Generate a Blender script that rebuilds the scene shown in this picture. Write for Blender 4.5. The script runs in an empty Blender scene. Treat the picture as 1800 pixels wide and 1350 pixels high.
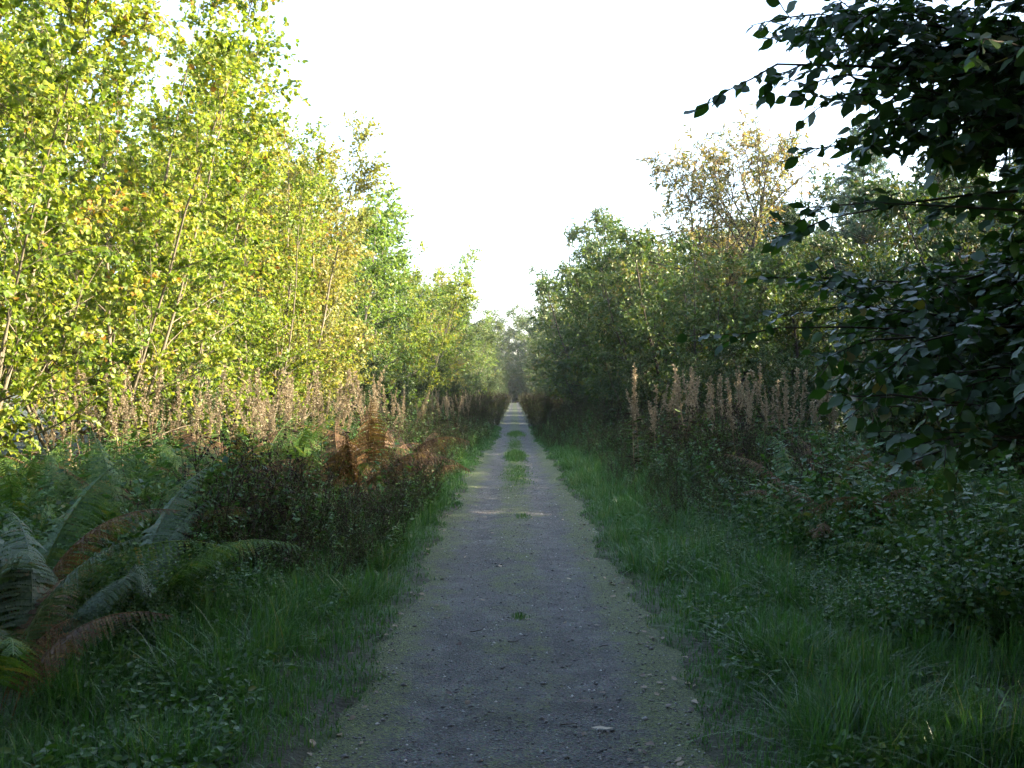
import bpy, math, random
import numpy as np
from mathutils import Vector

# ------------------------------------------------------------------ camera, sky, sun, exposure
scene = bpy.context.scene
COL = scene.collection
CAM_H = 1.55
FPX = 1750.0                      # focal length in photograph pixels (1800 wide)
cam_d = bpy.data.cameras.new('camera')
cam_d.sensor_width = 36.0
cam_d.lens = 36.0 * FPX / 1800.0
cam_d.clip_start = 0.05
cam_d.clip_end = 3000.0
cam = bpy.data.objects.new('camera', cam_d)
COL.objects.link(cam)
cam.location = (0.0, 0.0, CAM_H)
cam.rotation_euler = (math.radians(90.0 + 0.49), 0.0, math.radians(0.16))
scene.camera = cam

SUN_EL = math.radians(25.0)
SUN_FWD = math.radians(-2.0)      # how far ahead of straight-right the sun stands
sun_dir = Vector((math.cos(SUN_EL) * math.cos(SUN_FWD), math.cos(SUN_EL) * math.sin(SUN_FWD), math.sin(SUN_EL)))

world = bpy.data.worlds.new('World')
scene.world = world
world.use_nodes = True
wn = world.node_tree.nodes
wl = world.node_tree.links
wn.clear()
w_out = wn.new('ShaderNodeOutputWorld')
w_bg = wn.new('ShaderNodeBackground')
w_sky = wn.new('ShaderNodeTexSky')
w_sky.sky_type = 'NISHITA'
w_sky.sun_disc = False
w_sky.sun_elevation = SUN_EL
w_sky.sun_rotation = math.atan2(sun_dir.x, sun_dir.y)
w_sky.air_density = 1.0
w_sky.dust_density = 3.0
w_sky.ozone_density = 1.0
w_bg.inputs['Strength'].default_value = 0.15
wl.new(w_sky.outputs[0], w_bg.inputs['Color'])
wl.new(w_bg.outputs[0], w_out.inputs['Surface'])

sun_l = bpy.data.lights.new('sun', 'SUN')
sun_l.energy = 5.0
sun_l.angle = math.radians(0.55)
sun_l.color = (1.0, 0.86, 0.66)
sun = bpy.data.objects.new('sun', sun_l)
COL.objects.link(sun)
sun.location = (30, 5, 20)
sun.rotation_euler = (-sun_dir).to_track_quat('-Z', 'Y').to_euler()

scene.view_settings.view_transform = 'Standard'
scene.view_settings.look = 'None'
scene.view_settings.gamma = 1.0
scene.view_settings.use_curve_mapping = False
scene.view_settings.exposure = 2.6
scene.cycles.max_bounces = 4
scene.cycles.diffuse_bounces = 2
scene.cycles.glossy_bounces = 1
scene.cycles.transmission_bounces = 2
scene.cycles.transparent_max_bounces = 4
scene.cycles.volume_bounces = 0
scene.cycles.use_denoising = True
scene.cycles.use_adaptive_sampling = True
scene.cycles.adaptive_threshold = 0.02
scene.cycles.sample_clamp_indirect = 6.0

RNG = np.random.default_rng(20)
random.seed(4)

# ------------------------------------------------------------------ helpers: maths
def nrm(a):
    return a / np.maximum(np.linalg.norm(a, axis=-1, keepdims=True), 1e-9)

def at(px, py, d):
    """photograph pixel + distance along the path -> world point"""
    return np.array([(px - 905.0) / FPX * d, d, CAM_H + (690.0 - py) / FPX * d])

def smooth(a, b, x):
    t = np.clip((np.asarray(x, float) - a) / (b - a), 0, 1)
    return t * t * (3 - 2 * t)

def noise2(x, y, s=1.0, seed=0.0):
    x = np.asarray(x, float) * s; y = np.asarray(y, float) * s
    return (np.sin(x * 1.31 + y * .73 + seed) + np.sin(x * -.87 + y * 1.57 + 1.7 * seed + 2.1)
            + np.sin(x * 2.3 + y * -1.9 + .6 * seed + .4) * .6 + np.sin(x * 3.9 + y * 4.3 + seed * 2.2) * .35) / 2.95

def path_mid(y):
    y = np.asarray(y, float)
    return 0.03 * np.sin(y * .21 + .3) + 0.04 * np.sin(y * .07)

def path_half(y, side):
    y = np.asarray(y, float)
    n = .05 * np.sin(y * .9 + side * 2) + .05 * np.sin(y * 2.3 + side) + .03 * np.sin(y * 6.1 + side * 3) + .022 * np.sin(y * 13.7 + side) + .015 * np.sin(y * 29 + side * 2)
    return (0.79 + n) * (1 - .27 * smooth(19, 36, y))

def ground_z(x, y):
    x = np.asarray(x, float); y = np.asarray(y, float)
    dx = x - path_mid(y)
    side = np.where(dx < 0, -1.0, 1.0)
    e = np.abs(dx) - path_half(y, side)
    bank = smooth(-0.08, 0.16, e) * 0.075 - 0.05
    rise = smooth(0.2, 4.0, e) * 0.12 + noise2(x, y, .8, 1.0) * .03 * smooth(0.0, 1.0, e) + noise2(x, y, .13, 3.0) * .10 * smooth(1.0, 8.0, e)
    return bank + rise

# ------------------------------------------------------------------ helpers: meshes
class Acc:
    """collects vertices, faces and a per-face tint; becomes ONE mesh"""
    def __init__(self):
        self.v = []; self.f = {3: [], 4: []}; self.t = {3: [], 4: []}; self.n = 0
    def add(self, v, f, tint=0.5):
        v = np.asarray(v, float).reshape(-1, 3)
        f = np.asarray(f, np.int64)
        if len(f) == 0:
            return
        k = f.shape[1]
        self.v.append(v); self.f[k].append(f + self.n)
        self.t[k].append(np.broadcast_to(np.asarray(tint, float), (len(f),)))
        self.n += len(v)
    def merge(self, other, rot=0.0, scale=1.0, loc=(0, 0, 0), dt=0.0):
        V, parts = other.packed()
        c, s = math.cos(rot), math.sin(rot)
        R = np.array([[c, -s, 0], [s, c, 0], [0, 0, 1.0]])
        V2 = (V * scale) @ R.T + np.asarray(loc, float)
        base = self.n
        self.v.append(V2); self.n += len(V2)
        for k, F, T in parts:
            self.f[k].append(F + base); self.t[k].append(np.clip(T + dt, 0, 1))
    def packed(self):
        if not hasattr(self, '_p') or self._p[0] != self.n:
            V = np.concatenate(self.v)
            parts = [(k, np.concatenate(self.f[k]), np.concatenate(self.t[k])) for k in (3, 4) if self.f[k]]
            self._p = (self.n, V, parts)
        return self._p[1], self._p[2]
    def mesh(self, name, mat, shade=False):
        V, parts = self.packed()
        me = bpy.data.meshes.new(name)
        me.vertices.add(len(V)); me.vertices.foreach_set('co', V.astype(np.float32).ravel())
        loops = np.concatenate([F.ravel() for k, F, T in parts])
        sizes = np.concatenate([np.full(len(F), k) for k, F, T in parts])
        starts = np.concatenate([[0], np.cumsum(sizes)[:-1]])
        me.loops.add(len(loops)); me.loops.foreach_set('vertex_index', loops.astype(np.int32))
        me.polygons.add(len(sizes)); me.polygons.foreach_set('loop_start', starts.astype(np.int32))
        me.polygons.foreach_set('loop_total', sizes.astype(np.int32))
        at_ = me.attributes.new('tint', 'FLOAT', 'FACE')
        at_.data.foreach_set('value', np.concatenate([T for k, F, T in parts]).astype(np.float32))
        if shade:
            me.polygons.foreach_set('use_smooth', np.ones(len(sizes), bool))
        me.materials.append(mat)
        me.update(calc_edges=True)
        return me

def link(name, me, parent=None, loc=(0, 0, 0), rz=0.0, sc=None):
    o = bpy.data.objects.new(name, me)
    COL.objects.link(o)
    o.location = loc; o.rotation_euler = (0, 0, rz)
    if sc is not None:
        o.scale = (sc, sc, sc) if np.isscalar(sc) else sc
    if parent is not None:
        o.parent = parent
    return o

def tag(o, label=None, cat=None, group=None, kind=None):
    if label: o['label'] = label
    if cat: o['category'] = cat
    if group: o['group'] = group
    if kind: o['kind'] = kind
    return o

def thing(name, loc, label, cat, group=None, rz=0.0, sc=1.0):
    o = link(name, None, None, loc, rz, sc)
    o.empty_display_size = .2
    return tag(o, label, cat, group)

def tubes(acc, P, R, n=5, tint=0.5):
    """P (N,m,3) polylines, R (N,m) radii"""
    N, m, _ = P.shape
    if N == 0:
        return
    T = np.zeros_like(P)
    T[:, 1:-1] = P[:, 2:] - P[:, :-2]; T[:, 0] = P[:, 1] - P[:, 0]; T[:, -1] = P[:, -1] - P[:, -2]
    T = nrm(T)
    main = nrm(P[:, -1] - P[:, 0])
    ref = np.where(np.abs(main[:, 2:3]) < .8, np.array([[0, 0, 1.0]]), np.array([[1.0, 0, 0]]))[:, None, :]
    U = nrm(np.cross(T, np.broadcast_to(ref, T.shape))); W = np.cross(T, U)
    ang = np.arange(n) * 2 * math.pi / n
    V = P[:, :, None, :] + R[:, :, None, None] * (np.cos(ang)[None, None, :, None] * U[:, :, None, :] + np.sin(ang)[None, None, :, None] * W[:, :, None, :])
    idx = np.arange(N * m * n).reshape(N, m, n)
    a = idx[:, :-1, :]; b = np.roll(a, -1, axis=2); c = idx[:, 1:, :]; d = np.roll(c, -1, axis=2)
    F = np.stack([a, b, d, c], -1).reshape(-1, 4)
    t = np.repeat(np.broadcast_to(np.asarray(tint, float), (N,)), (m - 1) * n)
    acc.add(V, F, t)

def wander(rng, p0, d0, L, nseg, wob, trop=(0, 0, 0)):
    P = [p0]; d = nrm(d0); L = np.asarray(L, float)
    trop = np.asarray(trop, float)
    for s in range(nseg):
        d = nrm(d + rng.normal(0, wob, d.shape) + trop)
        P.append(P[-1] + d * (L / nseg)[:, None])
    return np.stack(P, 1)

def sample_line(P, i, t):
    m = P.shape[1] - 1
    s = np.clip(t * m, 0, m - 1e-6); k = s.astype(int); f = (s - k)[:, None]
    a = P[i, k]; b = P[i, k + 1]
    return a * (1 - f) + b * f, nrm(b - a)

def spawn(rng, P, n_per, t0, t1, a0, a1):
    N = P.shape[0]
    i = np.repeat(np.arange(N), n_per)
    t = rng.uniform(t0, t1, len(i))
    p, tan = sample_line(P, i, t)
    perp = nrm(np.cross(tan, nrm(rng.normal(0, 1, tan.shape))))
    a = rng.uniform(a0, a1, len(i))[:, None]
    return i, t, p, nrm(np.cos(a) * tan + np.sin(a) * perp)

def place(acc, tmpl, pos, axis, normal, size, tint):
    TV, TF = tmpl
    axis = nrm(axis); X = nrm(np.cross(axis, normal)); Z = np.cross(X, axis)
    s = np.asarray(size, float)[:, None, None]
    V = pos[:, None, :] + s * (TV[None, :, 0:1] * X[:, None, :] + TV[None, :, 1:2] * axis[:, None, :] + TV[None, :, 2:3] * Z[:, None, :])
    N, k = len(pos), len(TV)
    F = (np.arange(N)[:, None, None] * k + TF[None]).reshape(-1, TF.shape[1])
    acc.add(V, F, np.repeat(np.asarray(tint, float), len(TF)))

def leaf_tmpl(w, fold=.06, droop=.05, yc=.45):
    v = np.array([[0, 0, -fold * .5], [w, yc * .8, fold], [w * .7, .78, fold * .4], [0, 1, -droop], [-w * .7, .78, fold * .4], [-w, yc * .8, fold]], float)
    return v, np.array([[0, 1, 2, 3], [0, 3, 4, 5]])

def beech_tmpl(curl=.1, twist=.0, lean=False):
    ys = [0, .24, .46, .74, 1.0] if lean else [0, .08, .24, .44, .66, .85, 1.0]
    hw = [0, .27, .335, .22, 0] if lean else [0, .10, .27, .335, .27, .13, 0]
    v = []; 
    for k, (y, h) in enumerate(zip(ys, hw)):
        z = -curl * y * y + .03 * math.sin(y * 9 + twist * 5)
        e = .05 * math.sin(k * 2.4 + twist) + .10 * h
        v += [[-h, y, z + e], [0, y, z], [h, y, z + .10 * h + .05 * math.sin(k * 2.1 + 1 + twist)]]
    f = []
    for k in range(len(ys) - 1):
        a = k * 3
        f += [[a, a + 1, a + 4, a + 3], [a + 1, a + 2, a + 5, a + 4]]
    return np.array(v, float), np.array(f)

LEAF_ROUND = leaf_tmpl(.40, .07, .12, .48)
LEAF_OVAL = leaf_tmpl(.27, .06, .10, .45)
LEAF_LANCE = leaf_tmpl(.15, .04, .16, .42)
LEAF_SMALL = (np.array([[0, 0, 0], [.3, .5, .05], [0, 1, -.05], [-.3, .5, .05]], float), np.array([[0, 1, 2], [0, 2, 3]]))
PINNULE = (np.array([[0, 0, 0], [.40, .4, .04], [0, 1, -.08], [-.40, .4, .04]], float), np.array([[0, 1, 2], [0, 2, 3]]))
BLADE = (np.array([[-.5, 0, 0], [.5, 0, 0], [.32, .5, 0], [-.32, .5, 0], [0, 1, 0]], float), None)

# ------------------------------------------------------------------ helpers: materials
def new_mat(name):
    m = bpy.data.materials.new(name); m.use_nodes = True
    nt = m.node_tree; nt.nodes.clear()
    out = nt.nodes.new('ShaderNodeOutputMaterial')
    return m, nt, out

def ramp(nt, stops):
    r = nt.nodes.new('ShaderNodeValToRGB')
    e = r.color_ramp.elements
    while len(e) < len(stops):
        e.new(.5)
    for k, (p, c) in enumerate(stops):
        e[k].position = p; e[k].color = (*c, 1)
    return r

def leaf_mat(name, stops, trans=.4, rough=.45, spec=.35, tgain=(1.5, 1.45, .7)):
    m, nt, out = new_mat(name)
    a = nt.nodes.new('ShaderNodeAttribute'); a.attribute_name = 'tint'
    tc = nt.nodes.new('ShaderNodeTexCoord')
    ns = nt.nodes.new('ShaderNodeTexNoise'); ns.inputs['Scale'].default_value = 1.3; ns.inputs['Detail'].default_value = 3
    nt.links.new(tc.outputs['Object'], ns.inputs['Vector'])
    mr = nt.nodes.new('ShaderNodeMath'); mr.operation = 'MULTIPLY_ADD'; mr.inputs[1].default_value = .5; mr.inputs[2].default_value = -.25
    nt.links.new(ns.outputs['Fac'], mr.inputs[0])
    ad = nt.nodes.new('ShaderNodeMath'); ad.operation = 'ADD'; ad.use_clamp = True
    nt.links.new(a.outputs['Fac'], ad.inputs[0]); nt.links.new(mr.outputs[0], ad.inputs[1])
    r = ramp(nt, stops); nt.links.new(ad.outputs[0], r.inputs['Fac'])
    p = nt.nodes.new('ShaderNodeBsdfPrincipled')
    p.inputs['Roughness'].default_value = rough; p.inputs['Specular IOR Level'].default_value = spec
    nt.links.new(r.outputs['Color'], p.inputs['Base Color'])
    tg = nt.nodes.new('ShaderNodeMix'); tg.data_type = 'RGBA'; tg.blend_type = 'MULTIPLY'; tg.inputs['Factor'].default_value = 1.0
    nt.links.new(r.outputs['Color'], tg.inputs[6]); tg.inputs[7].default_value = (*tgain, 1)
    t = nt.nodes.new('ShaderNodeBsdfTranslucent'); nt.links.new(tg.outputs[2], t.inputs['Color'])
    mx = nt.nodes.new('ShaderNodeMixShader'); mx.inputs['Fac'].default_value = trans
    nt.links.new(p.outputs[0], mx.inputs[1]); nt.links.new(t.outputs[0], mx.inputs[2])
    nt.links.new(mx.outputs[0], out.inputs['Surface'])
    return m

def bark_mat(name, c0, c1, scale=14.0, bump=.4):
    m, nt, out = new_mat(name)
    tc = nt.nodes.new('ShaderNodeTexCoord')
    mp = nt.nodes.new('ShaderNodeMapping'); mp.inputs['Scale'].default_value = (1, 1, .35)
    nt.links.new(tc.outputs['Object'], mp.inputs['Vector'])
    ns = nt.nodes.new('ShaderNodeTexNoise'); ns.inputs['Scale'].default_value = scale; ns.inputs['Detail'].default_value = 6
    nt.links.new(mp.outputs[0], ns.inputs['Vector'])
    r = ramp(nt, [(.3, c0), (.7, c1)]); nt.links.new(ns.outputs['Fac'], r.inputs['Fac'])
    p = nt.nodes.new('ShaderNodeBsdfPrincipled'); p.inputs['Roughness'].default_value = .85; p.inputs['Specular IOR Level'].default_value = .2
    nt.links.new(r.outputs['Color'], p.inputs['Base Color'])
    b = nt.nodes.new('ShaderNodeBump'); b.inputs['Strength'].default_value = bump; b.inputs['Distance'].default_value = .02
    nt.links.new(ns.outputs['Fac'], b.inputs['Height']); nt.links.new(b.outputs[0], p.inputs['Normal'])
    nt.links.new(p.outputs[0], out.inputs['Surface'])
    return m

M = {}
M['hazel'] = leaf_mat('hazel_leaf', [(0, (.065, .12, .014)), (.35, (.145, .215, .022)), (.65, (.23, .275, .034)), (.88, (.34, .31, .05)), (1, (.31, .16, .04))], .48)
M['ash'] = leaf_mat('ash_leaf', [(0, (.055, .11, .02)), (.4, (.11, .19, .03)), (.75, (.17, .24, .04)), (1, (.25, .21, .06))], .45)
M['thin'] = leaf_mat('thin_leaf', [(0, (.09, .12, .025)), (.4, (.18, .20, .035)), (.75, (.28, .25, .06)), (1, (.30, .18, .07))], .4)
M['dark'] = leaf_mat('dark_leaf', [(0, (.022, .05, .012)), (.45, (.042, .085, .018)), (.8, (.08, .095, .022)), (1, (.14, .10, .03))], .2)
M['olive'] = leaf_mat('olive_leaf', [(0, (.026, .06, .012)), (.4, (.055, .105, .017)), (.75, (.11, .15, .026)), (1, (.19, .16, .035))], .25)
M['tan'] = leaf_mat('tan_leaf', [(0, (.07, .10, .03)), (.35, (.14, .145, .05)), (.7, (.21, .165, .08)), (1, (.20, .11, .06))], .4)
M['yellow'] = leaf_mat('yellow_leaf', [(0, (.045, .085, .012)), (.45, (.09, .14, .02)), (.8, (.20, .20, .03)), (1, (.32, .22, .03))], .45)
M['beech'] = leaf_mat('beech_leaf', [(0, (.02, .055, .014)), (.55, (.032, .076, .017)), (.9, (.058, .105, .02)), (1, (.15, .12, .028))], .3, .40, .4, (1.6, 1.7, .6))
M['needle'] = leaf_mat('needle', [(0, (.025, .06, .04)), (.5, (.055, .11, .07)), (1, (.10, .17, .10))], .25)
M['bracken_green'] = leaf_mat('bracken_green', [(0, (.03, .075, .018)), (.5, (.06, .125, .024)), (.85, (.10, .16, .03)), (1, (.17, .15, .035))], .35, .5)
M['bracken_brown'] = leaf_mat('bracken_brown', [(0, (.045, .028, .016)), (.5, (.105, .058, .026)), (.85, (.16, .095, .04)), (1, (.18, .13, .05))], .3, .6)
M['bracken_grey'] = leaf_mat('bracken_grey', [(0, (.035, .065, .03)), (.5, (.06, .10, .045)), (.85, (.09, .13, .06)), (1, (.13, .10, .045))], .25, .5, .45)
M['weed_green'] = leaf_mat('weed_green', [(0, (.02, .055, .014)), (.5, (.045, .115, .022)), (.85, (.08, .15, .03)), (1, (.13, .14, .035))], .35)
M['weed_brown'] = leaf_mat('weed_brown', [(0, (.022, .014, .010)), (.35, (.05, .032, .022)), (.55, (.055, .052, .024)), (.7, (.04, .075, .018)), (1, (.07, .10, .026))], .25, .7, .2)
M['grass'] = leaf_mat('grass_blade', [(0, (.022, .075, .016)), (.5, (.042, .128, .026)), (.85, (.08, .165, .042)), (1, (.18, .18, .075))], .4, .38, .5)
M['fluff'] = leaf_mat('seed_fluff', [(0, (.14, .105, .065)), (.5, (.27, .22, .14)), (1, (.41, .35, .24))], .4, .8, .1, (1.1, 1.05, .95))
M['dry_stem'] = leaf_mat('dry_stem', [(0, (.12, .08, .045)), (.5, (.20, .145, .08)), (1, (.25, .19, .11))], .2, .7, .2, (1.1, 1, .9))
M['litter'] = leaf_mat('litter_leaf', [(0, (.06, .03, .018)), (.4, (.13, .08, .04)), (.75, (.22, .16, .09)), (1, (.42, .34, .22))], .15, .5, .4, (1, 1, 1))
M['bark_pale'] = bark_mat('bark_pale', (.10, .085, .055), (.22, .19, .13))
M['bark_grey'] = bark_mat('bark_grey', (.06, .05, .04), (.16, .14, .11))
M['bark_dark'] = bark_mat('bark_dark', (.03, .024, .018), (.085, .068, .05))

def ground_material():
    m, nt, out = new_mat('soil')
    tc = nt.nodes.new('ShaderNodeTexCoord')
    n1 = nt.nodes.new('ShaderNodeTexNoise'); n1.inputs['Scale'].default_value = 2.2; n1.inputs['Detail'].default_value = 8
    n2 = nt.nodes.new('ShaderNodeTexNoise'); n2.inputs['Scale'].default_value = 40; n2.inputs['Detail'].default_value = 4
    for n in (n1, n2): nt.links.new(tc.outputs['Object'], n.inputs['Vector'])
    r = ramp(nt, [(.3, (.018, .014, .008)), (.48, (.028, .032, .012)), (.66, (.035, .065, .014))])
    nt.links.new(n1.outputs['Fac'], r.inputs['Fac'])
    p = nt.nodes.new('ShaderNodeBsdfPrincipled'); p.inputs['Roughness'].default_value = .9
    nt.links.new(r.outputs['Color'], p.inputs['Base Color'])
    b = nt.nodes.new('ShaderNodeBump'); b.inputs['Strength'].default_value = .8; b.inputs['Distance'].default_value = .03
    nt.links.new(n2.outputs['Fac'], b.inputs['Height']); nt.links.new(b.outputs[0], p.inputs['Normal'])
    nt.links.new(p.outputs[0], out.inputs['Surface'])
    return m

def path_material():
    m, nt, out = new_mat('path_gravel')
    L = nt.links
    tc = nt.nodes.new('ShaderNodeTexCoord')
    def noise(scale, detail=5, rough=.6):
        n = nt.nodes.new('ShaderNodeTexNoise'); n.inputs['Scale'].default_value = scale
        n.inputs['Detail'].default_value = detail; n.inputs['Roughness'].default_value = rough
        L.new(tc.outputs['Object'], n.inputs['Vector']); return n
    def math_(op, a, b=None, clamp=False):
        n = nt.nodes.new('ShaderNodeMath'); n.operation = op; n.use_clamp = clamp
        for k, x in enumerate((a, b)):
            if x is None: continue
            if isinstance(x, (int, float)): n.inputs[k].default_value = x
            else: L.new(x, n.inputs[k])
        return n.outputs[0]
    def maprange(x, a, b):
        n = nt.nodes.new('ShaderNodeMapRange'); n.interpolation_type = 'SMOOTHSTEP'
        L.new(x, n.inputs[0]); n.inputs[1].default_value = a; n.inputs[2].default_value = b
        return n.outputs[0]
    big, mid, fine = noise(.9), noise(5.0, 6), noise(55, 5, .7)
    grit = nt.nodes.new('ShaderNodeTexVoronoi'); grit.inputs['Scale'].default_value = 95
    L.new(tc.outputs['Object'], grit.inputs['Vector'])
    base = ramp(nt, [(.38, (.014, .013, .009)), (.47, (.044, .043, .033)), (.54, (.080, .079, .064)), (.64, (.15, .148, .125))])
    mixn = math_('ADD', math_('MULTIPLY', fine.outputs['Fac'], .5), math_('ADD', math_('MULTIPLY', mid.outputs['Fac'], .32), math_('MULTIPLY', big.outputs['Fac'], .18)))
    L.new(mixn, base.inputs['Fac'])
    grain = nt.nodes.new('ShaderNodeMix'); grain.data_type = 'RGBA'; grain.blend_type = 'OVERLAY'; grain.inputs['Factor'].default_value = .6
    L.new(base.outputs['Color'], grain.inputs[6]); L.new(grit.outputs['Color'], grain.inputs[7])
    desat = nt.nodes.new('ShaderNodeHueSaturation'); desat.inputs['Saturation'].default_value = .55
    L.new(grain.outputs[2], desat.inputs['Color'])
    sep = nt.nodes.new('ShaderNodeSeparateXYZ'); L.new(tc.outputs['Object'], sep.inputs[0])
    ax = math_('ABSOLUTE', sep.outputs['X'])
    edge = maprange(ax, .35, .85)
    mid_l = math_('SUBTRACT', 1.0, maprange(ax, .08, .36))
    far = maprange(sep.outputs['Y'], 2.0, 18.0)
    mask = math_('ADD', math_('MULTIPLY', edge, .30), math_('MULTIPLY', mid_l, math_('ADD', math_('MULTIPLY', far, .16), .07)))
    patch = noise(2.6, 5, .7)
    mossn = math_('ADD', math_('MULTIPLY', mid.outputs['Fac'], .35), math_('ADD', math_('MULTIPLY', patch.outputs['Fac'], .75), math_('MULTIPLY', fine.outputs['Fac'], .5)))
    moss = maprange(math_('ADD', mossn, mask), .84, 1.06)
    mc = ramp(nt, [(.38, (.020, .028, .007)), (.5, (.058, .080, .014)), (.62, (.13, .165, .028))]); L.new(fine.outputs['Fac'], mc.inputs['Fac'])
    fin = nt.nodes.new('ShaderNodeMix'); fin.data_type = 'RGBA'
    L.new(math_('MULTIPLY', moss, .85), fin.inputs['Factor']); L.new(desat.outputs[0], fin.inputs[6]); L.new(mc.outputs['Color'], fin.inputs[7])
    p = nt.nodes.new('ShaderNodeBsdfPrincipled'); p.inputs['Roughness'].default_value = .72; p.inputs['Specular IOR Level'].default_value = .35
    L.new(fin.outputs[2], p.inputs['Base Color'])
    h = math_('ADD', math_('MULTIPLY', fine.outputs['Fac'], .7), math_('MULTIPLY', grit.outputs['Distance'], .6))
    b = nt.nodes.new('ShaderNodeBump'); b.inputs['Strength'].default_value = 1.0; b.inputs['Distance'].default_value = .02
    L.new(h, b.inputs['Height']); L.new(b.outputs[0], p.inputs['Normal'])
    L.new(p.outputs[0], out.inputs['Surface'])
    return m

def stone_material():
    m, nt, out = new_mat('stone')
    a = nt.nodes.new('ShaderNodeAttribute'); a.attribute_name = 'tint'
    r = ramp(nt, [(0, (.05, .045, .04)), (.6, (.16, .15, .14)), (.9, (.30, .29, .28)), (1, (.60, .58, .55))])
    nt.links.new(a.outputs['Fac'], r.inputs['Fac'])
    p = nt.nodes.new('ShaderNodeBsdfPrincipled'); p.inputs['Roughness'].default_value = .6
    nt.links.new(r.outputs['Color'], p.inputs['Base Color']); nt.links.new(p.outputs[0], out.inputs['Surface'])
    return m

# ------------------------------------------------------------------ the setting: ground and path
def grid_mesh(name, xs, ys, zf, mat):
    X, Y = np.meshgrid(xs, ys, indexing='ij')
    V = np.stack([X, Y, zf(X, Y)], -1)
    idx = np.arange(X.size).reshape(X.shape)
    F = np.stack([idx[:-1, :-1], idx[1:, :-1], idx[1:, 1:], idx[:-1, 1:]], -1).reshape(-1, 4)
    a = Acc(); a.add(V, F)
    return a.mesh(name, mat, True)

xs = np.concatenate([[-1500, -600, -250, -120, -60, -35, -22, -14, -9, -6], np.arange(-4.5, -1.6, .3), np.arange(-1.6, 1.6, .05), np.arange(1.6, 4.6, .3), [6, 9, 14, 22, 35, 60, 120, 250, 600, 1500]])
ys = np.concatenate([[-600, -200, -80, -40, -20, -10, -5], np.arange(0, 12, .07), np.arange(12, 40, .2), np.arange(40, 160, 1.5), [165, 180, 210, 260, 350, 600, 1000, 2000]])
ground = link('ground', grid_mesh('ground', xs, ys, ground_z, ground_material()))
tag(ground, 'dark soil and leaf litter under the undergrowth', 'ground', kind='structure')

def path_z(x, y):
    dx = x - path_mid(y)
    return (.004 + .012 * noise2(x, y, 2.3, 5.) + .006 * noise2(x, y, 7., 2.) - .018 * np.exp(-((np.abs(dx) - .42) / .2) ** 2)
            - .03 * smooth(.75, 1.2, np.abs(dx)))
pxs = np.arange(-1.2, 1.201, .05)
pys = np.concatenate([[-20, -10, -5, -2], np.arange(0, 14, .06), np.arange(14, 40, .2), np.arange(40, 190, 1.5)])
path = link('path', grid_mesh('path', pxs, pys, path_z, path_material()))
tag(path, 'straight grey gravel path with mossy edges running to the distance', 'path', kind='structure')

# ------------------------------------------------------------------ trees
def grow(seed, stems, n1, L1, a1, n2, L2, a2, leaf, lsize, per_twig, sides=6, t1=(.22, 1.), wob=(.05, .10, .15),
         trop=((0, 0, .02), (0, 0, .03), (0, 0, -.02)), shape=None, nseg=9, droop=.35, tip_leaves=True, tint_sd=.2, rtw=.004, flat=.7, lit=(.15, -.1, .75)):
    """returns ([one Acc of wood per stem], Acc of leaves)"""
    rng = np.random.default_rng(seed)
    woods = []; leaves = Acc()
    for base, d0, L, r0 in stems:
        w = Acc()
        P0 = wander(rng, np.array([base], float), np.array([d0], float), np.array([L]), nseg, wob[0], trop[0])
        tt = np.linspace(0, 1, nseg + 1)
        tubes(w, P0, (r0 * (1 - .88 * tt) * (1 + .35 * np.exp(-tt * 22)))[None], sides)
        i, t, p, d = spawn(rng, P0, n1, t1[0], t1[1], a1[0], a1[1])
        sh = shape(t) if shape else (1.1 - .75 * t)
        l1 = L1 * sh * rng.uniform(.65, 1.15, len(t))
        P1 = wander(rng, p, d, l1, 5, wob[1], trop[1])
        r1 = np.clip(r0 * .42 * (1 - .8 * t) * (l1 / L1) ** .5, rtw * 1.3, None)
        tubes(w, P1, r1[:, None] * np.linspace(1, .35, 6)[None], 4)
        i2, t2, p2, d2 = spawn(rng, P1, n2, .15, 1., a2[0], a2[1])
        l2 = L2 * rng.uniform(.5, 1.2, len(t2)) * (1.1 - .4 * t2)
        P2 = wander(rng, p2, d2, l2, 3, wob[2], trop[2])
        tubes(w, P2, np.full((len(P2), 4), rtw) * np.array([1, .8, .6, .35]), 3)
        i3 = np.repeat(np.arange(len(P2)), per_twig)
        t3 = rng.uniform(.1, 1.05, len(i3)).clip(0, 1)
        lp, lt = sample_line(P2, i3, t3)
        rnd = rng.normal(0, 1, lt.shape)
        ax = nrm(lt * .6 + rnd * .7 + np.array([0, 0, -droop]))
        nn = nrm(rng.normal(0, flat, lt.shape) + np.array(lit))
        sz = lsize * rng.uniform(.55, 1.2, len(i3))
        clump = rng.normal(0, tint_sd * .6, len(P1))[i2][i3]
        tint = np.clip(.45 + clump + rng.normal(0, tint_sd, len(i3)), 0, 1)
        place(leaves, leaf, lp, ax, nn, sz, tint)
        woods.append(w)
    return woods, leaves

def ring_stems(seed, n, spread, L, r, lean=.25):
    rng = np.random.default_rng(seed); out = []
    for k in range(n):
        a = k * 2 * math.pi / n + rng.uniform(-.5, .5)
        ln = lean * rng.uniform(.3, 1.3)
        out.append(((math.cos(a) * spread * rng.uniform(.3, 1), math.sin(a) * spread * rng.uniform(.3, 1), -.1),
                    (math.cos(a) * ln, math.sin(a) * ln, 1.0), L * rng.uniform(.75, 1.08), r * rng.uniform(.7, 1.15)))
    return out

def kind_of_tree(built, bark, leafmat, wood_name='trunk'):
    woods, leaves = built
    return [w.mesh(wood_name, M[bark], True) for w in woods], leaves.mesh('crown', M[leafmat]), wood_name

def recolour(kind, leafmat):
    return kind[0], kind[1], kind[2], M[leafmat]

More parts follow.
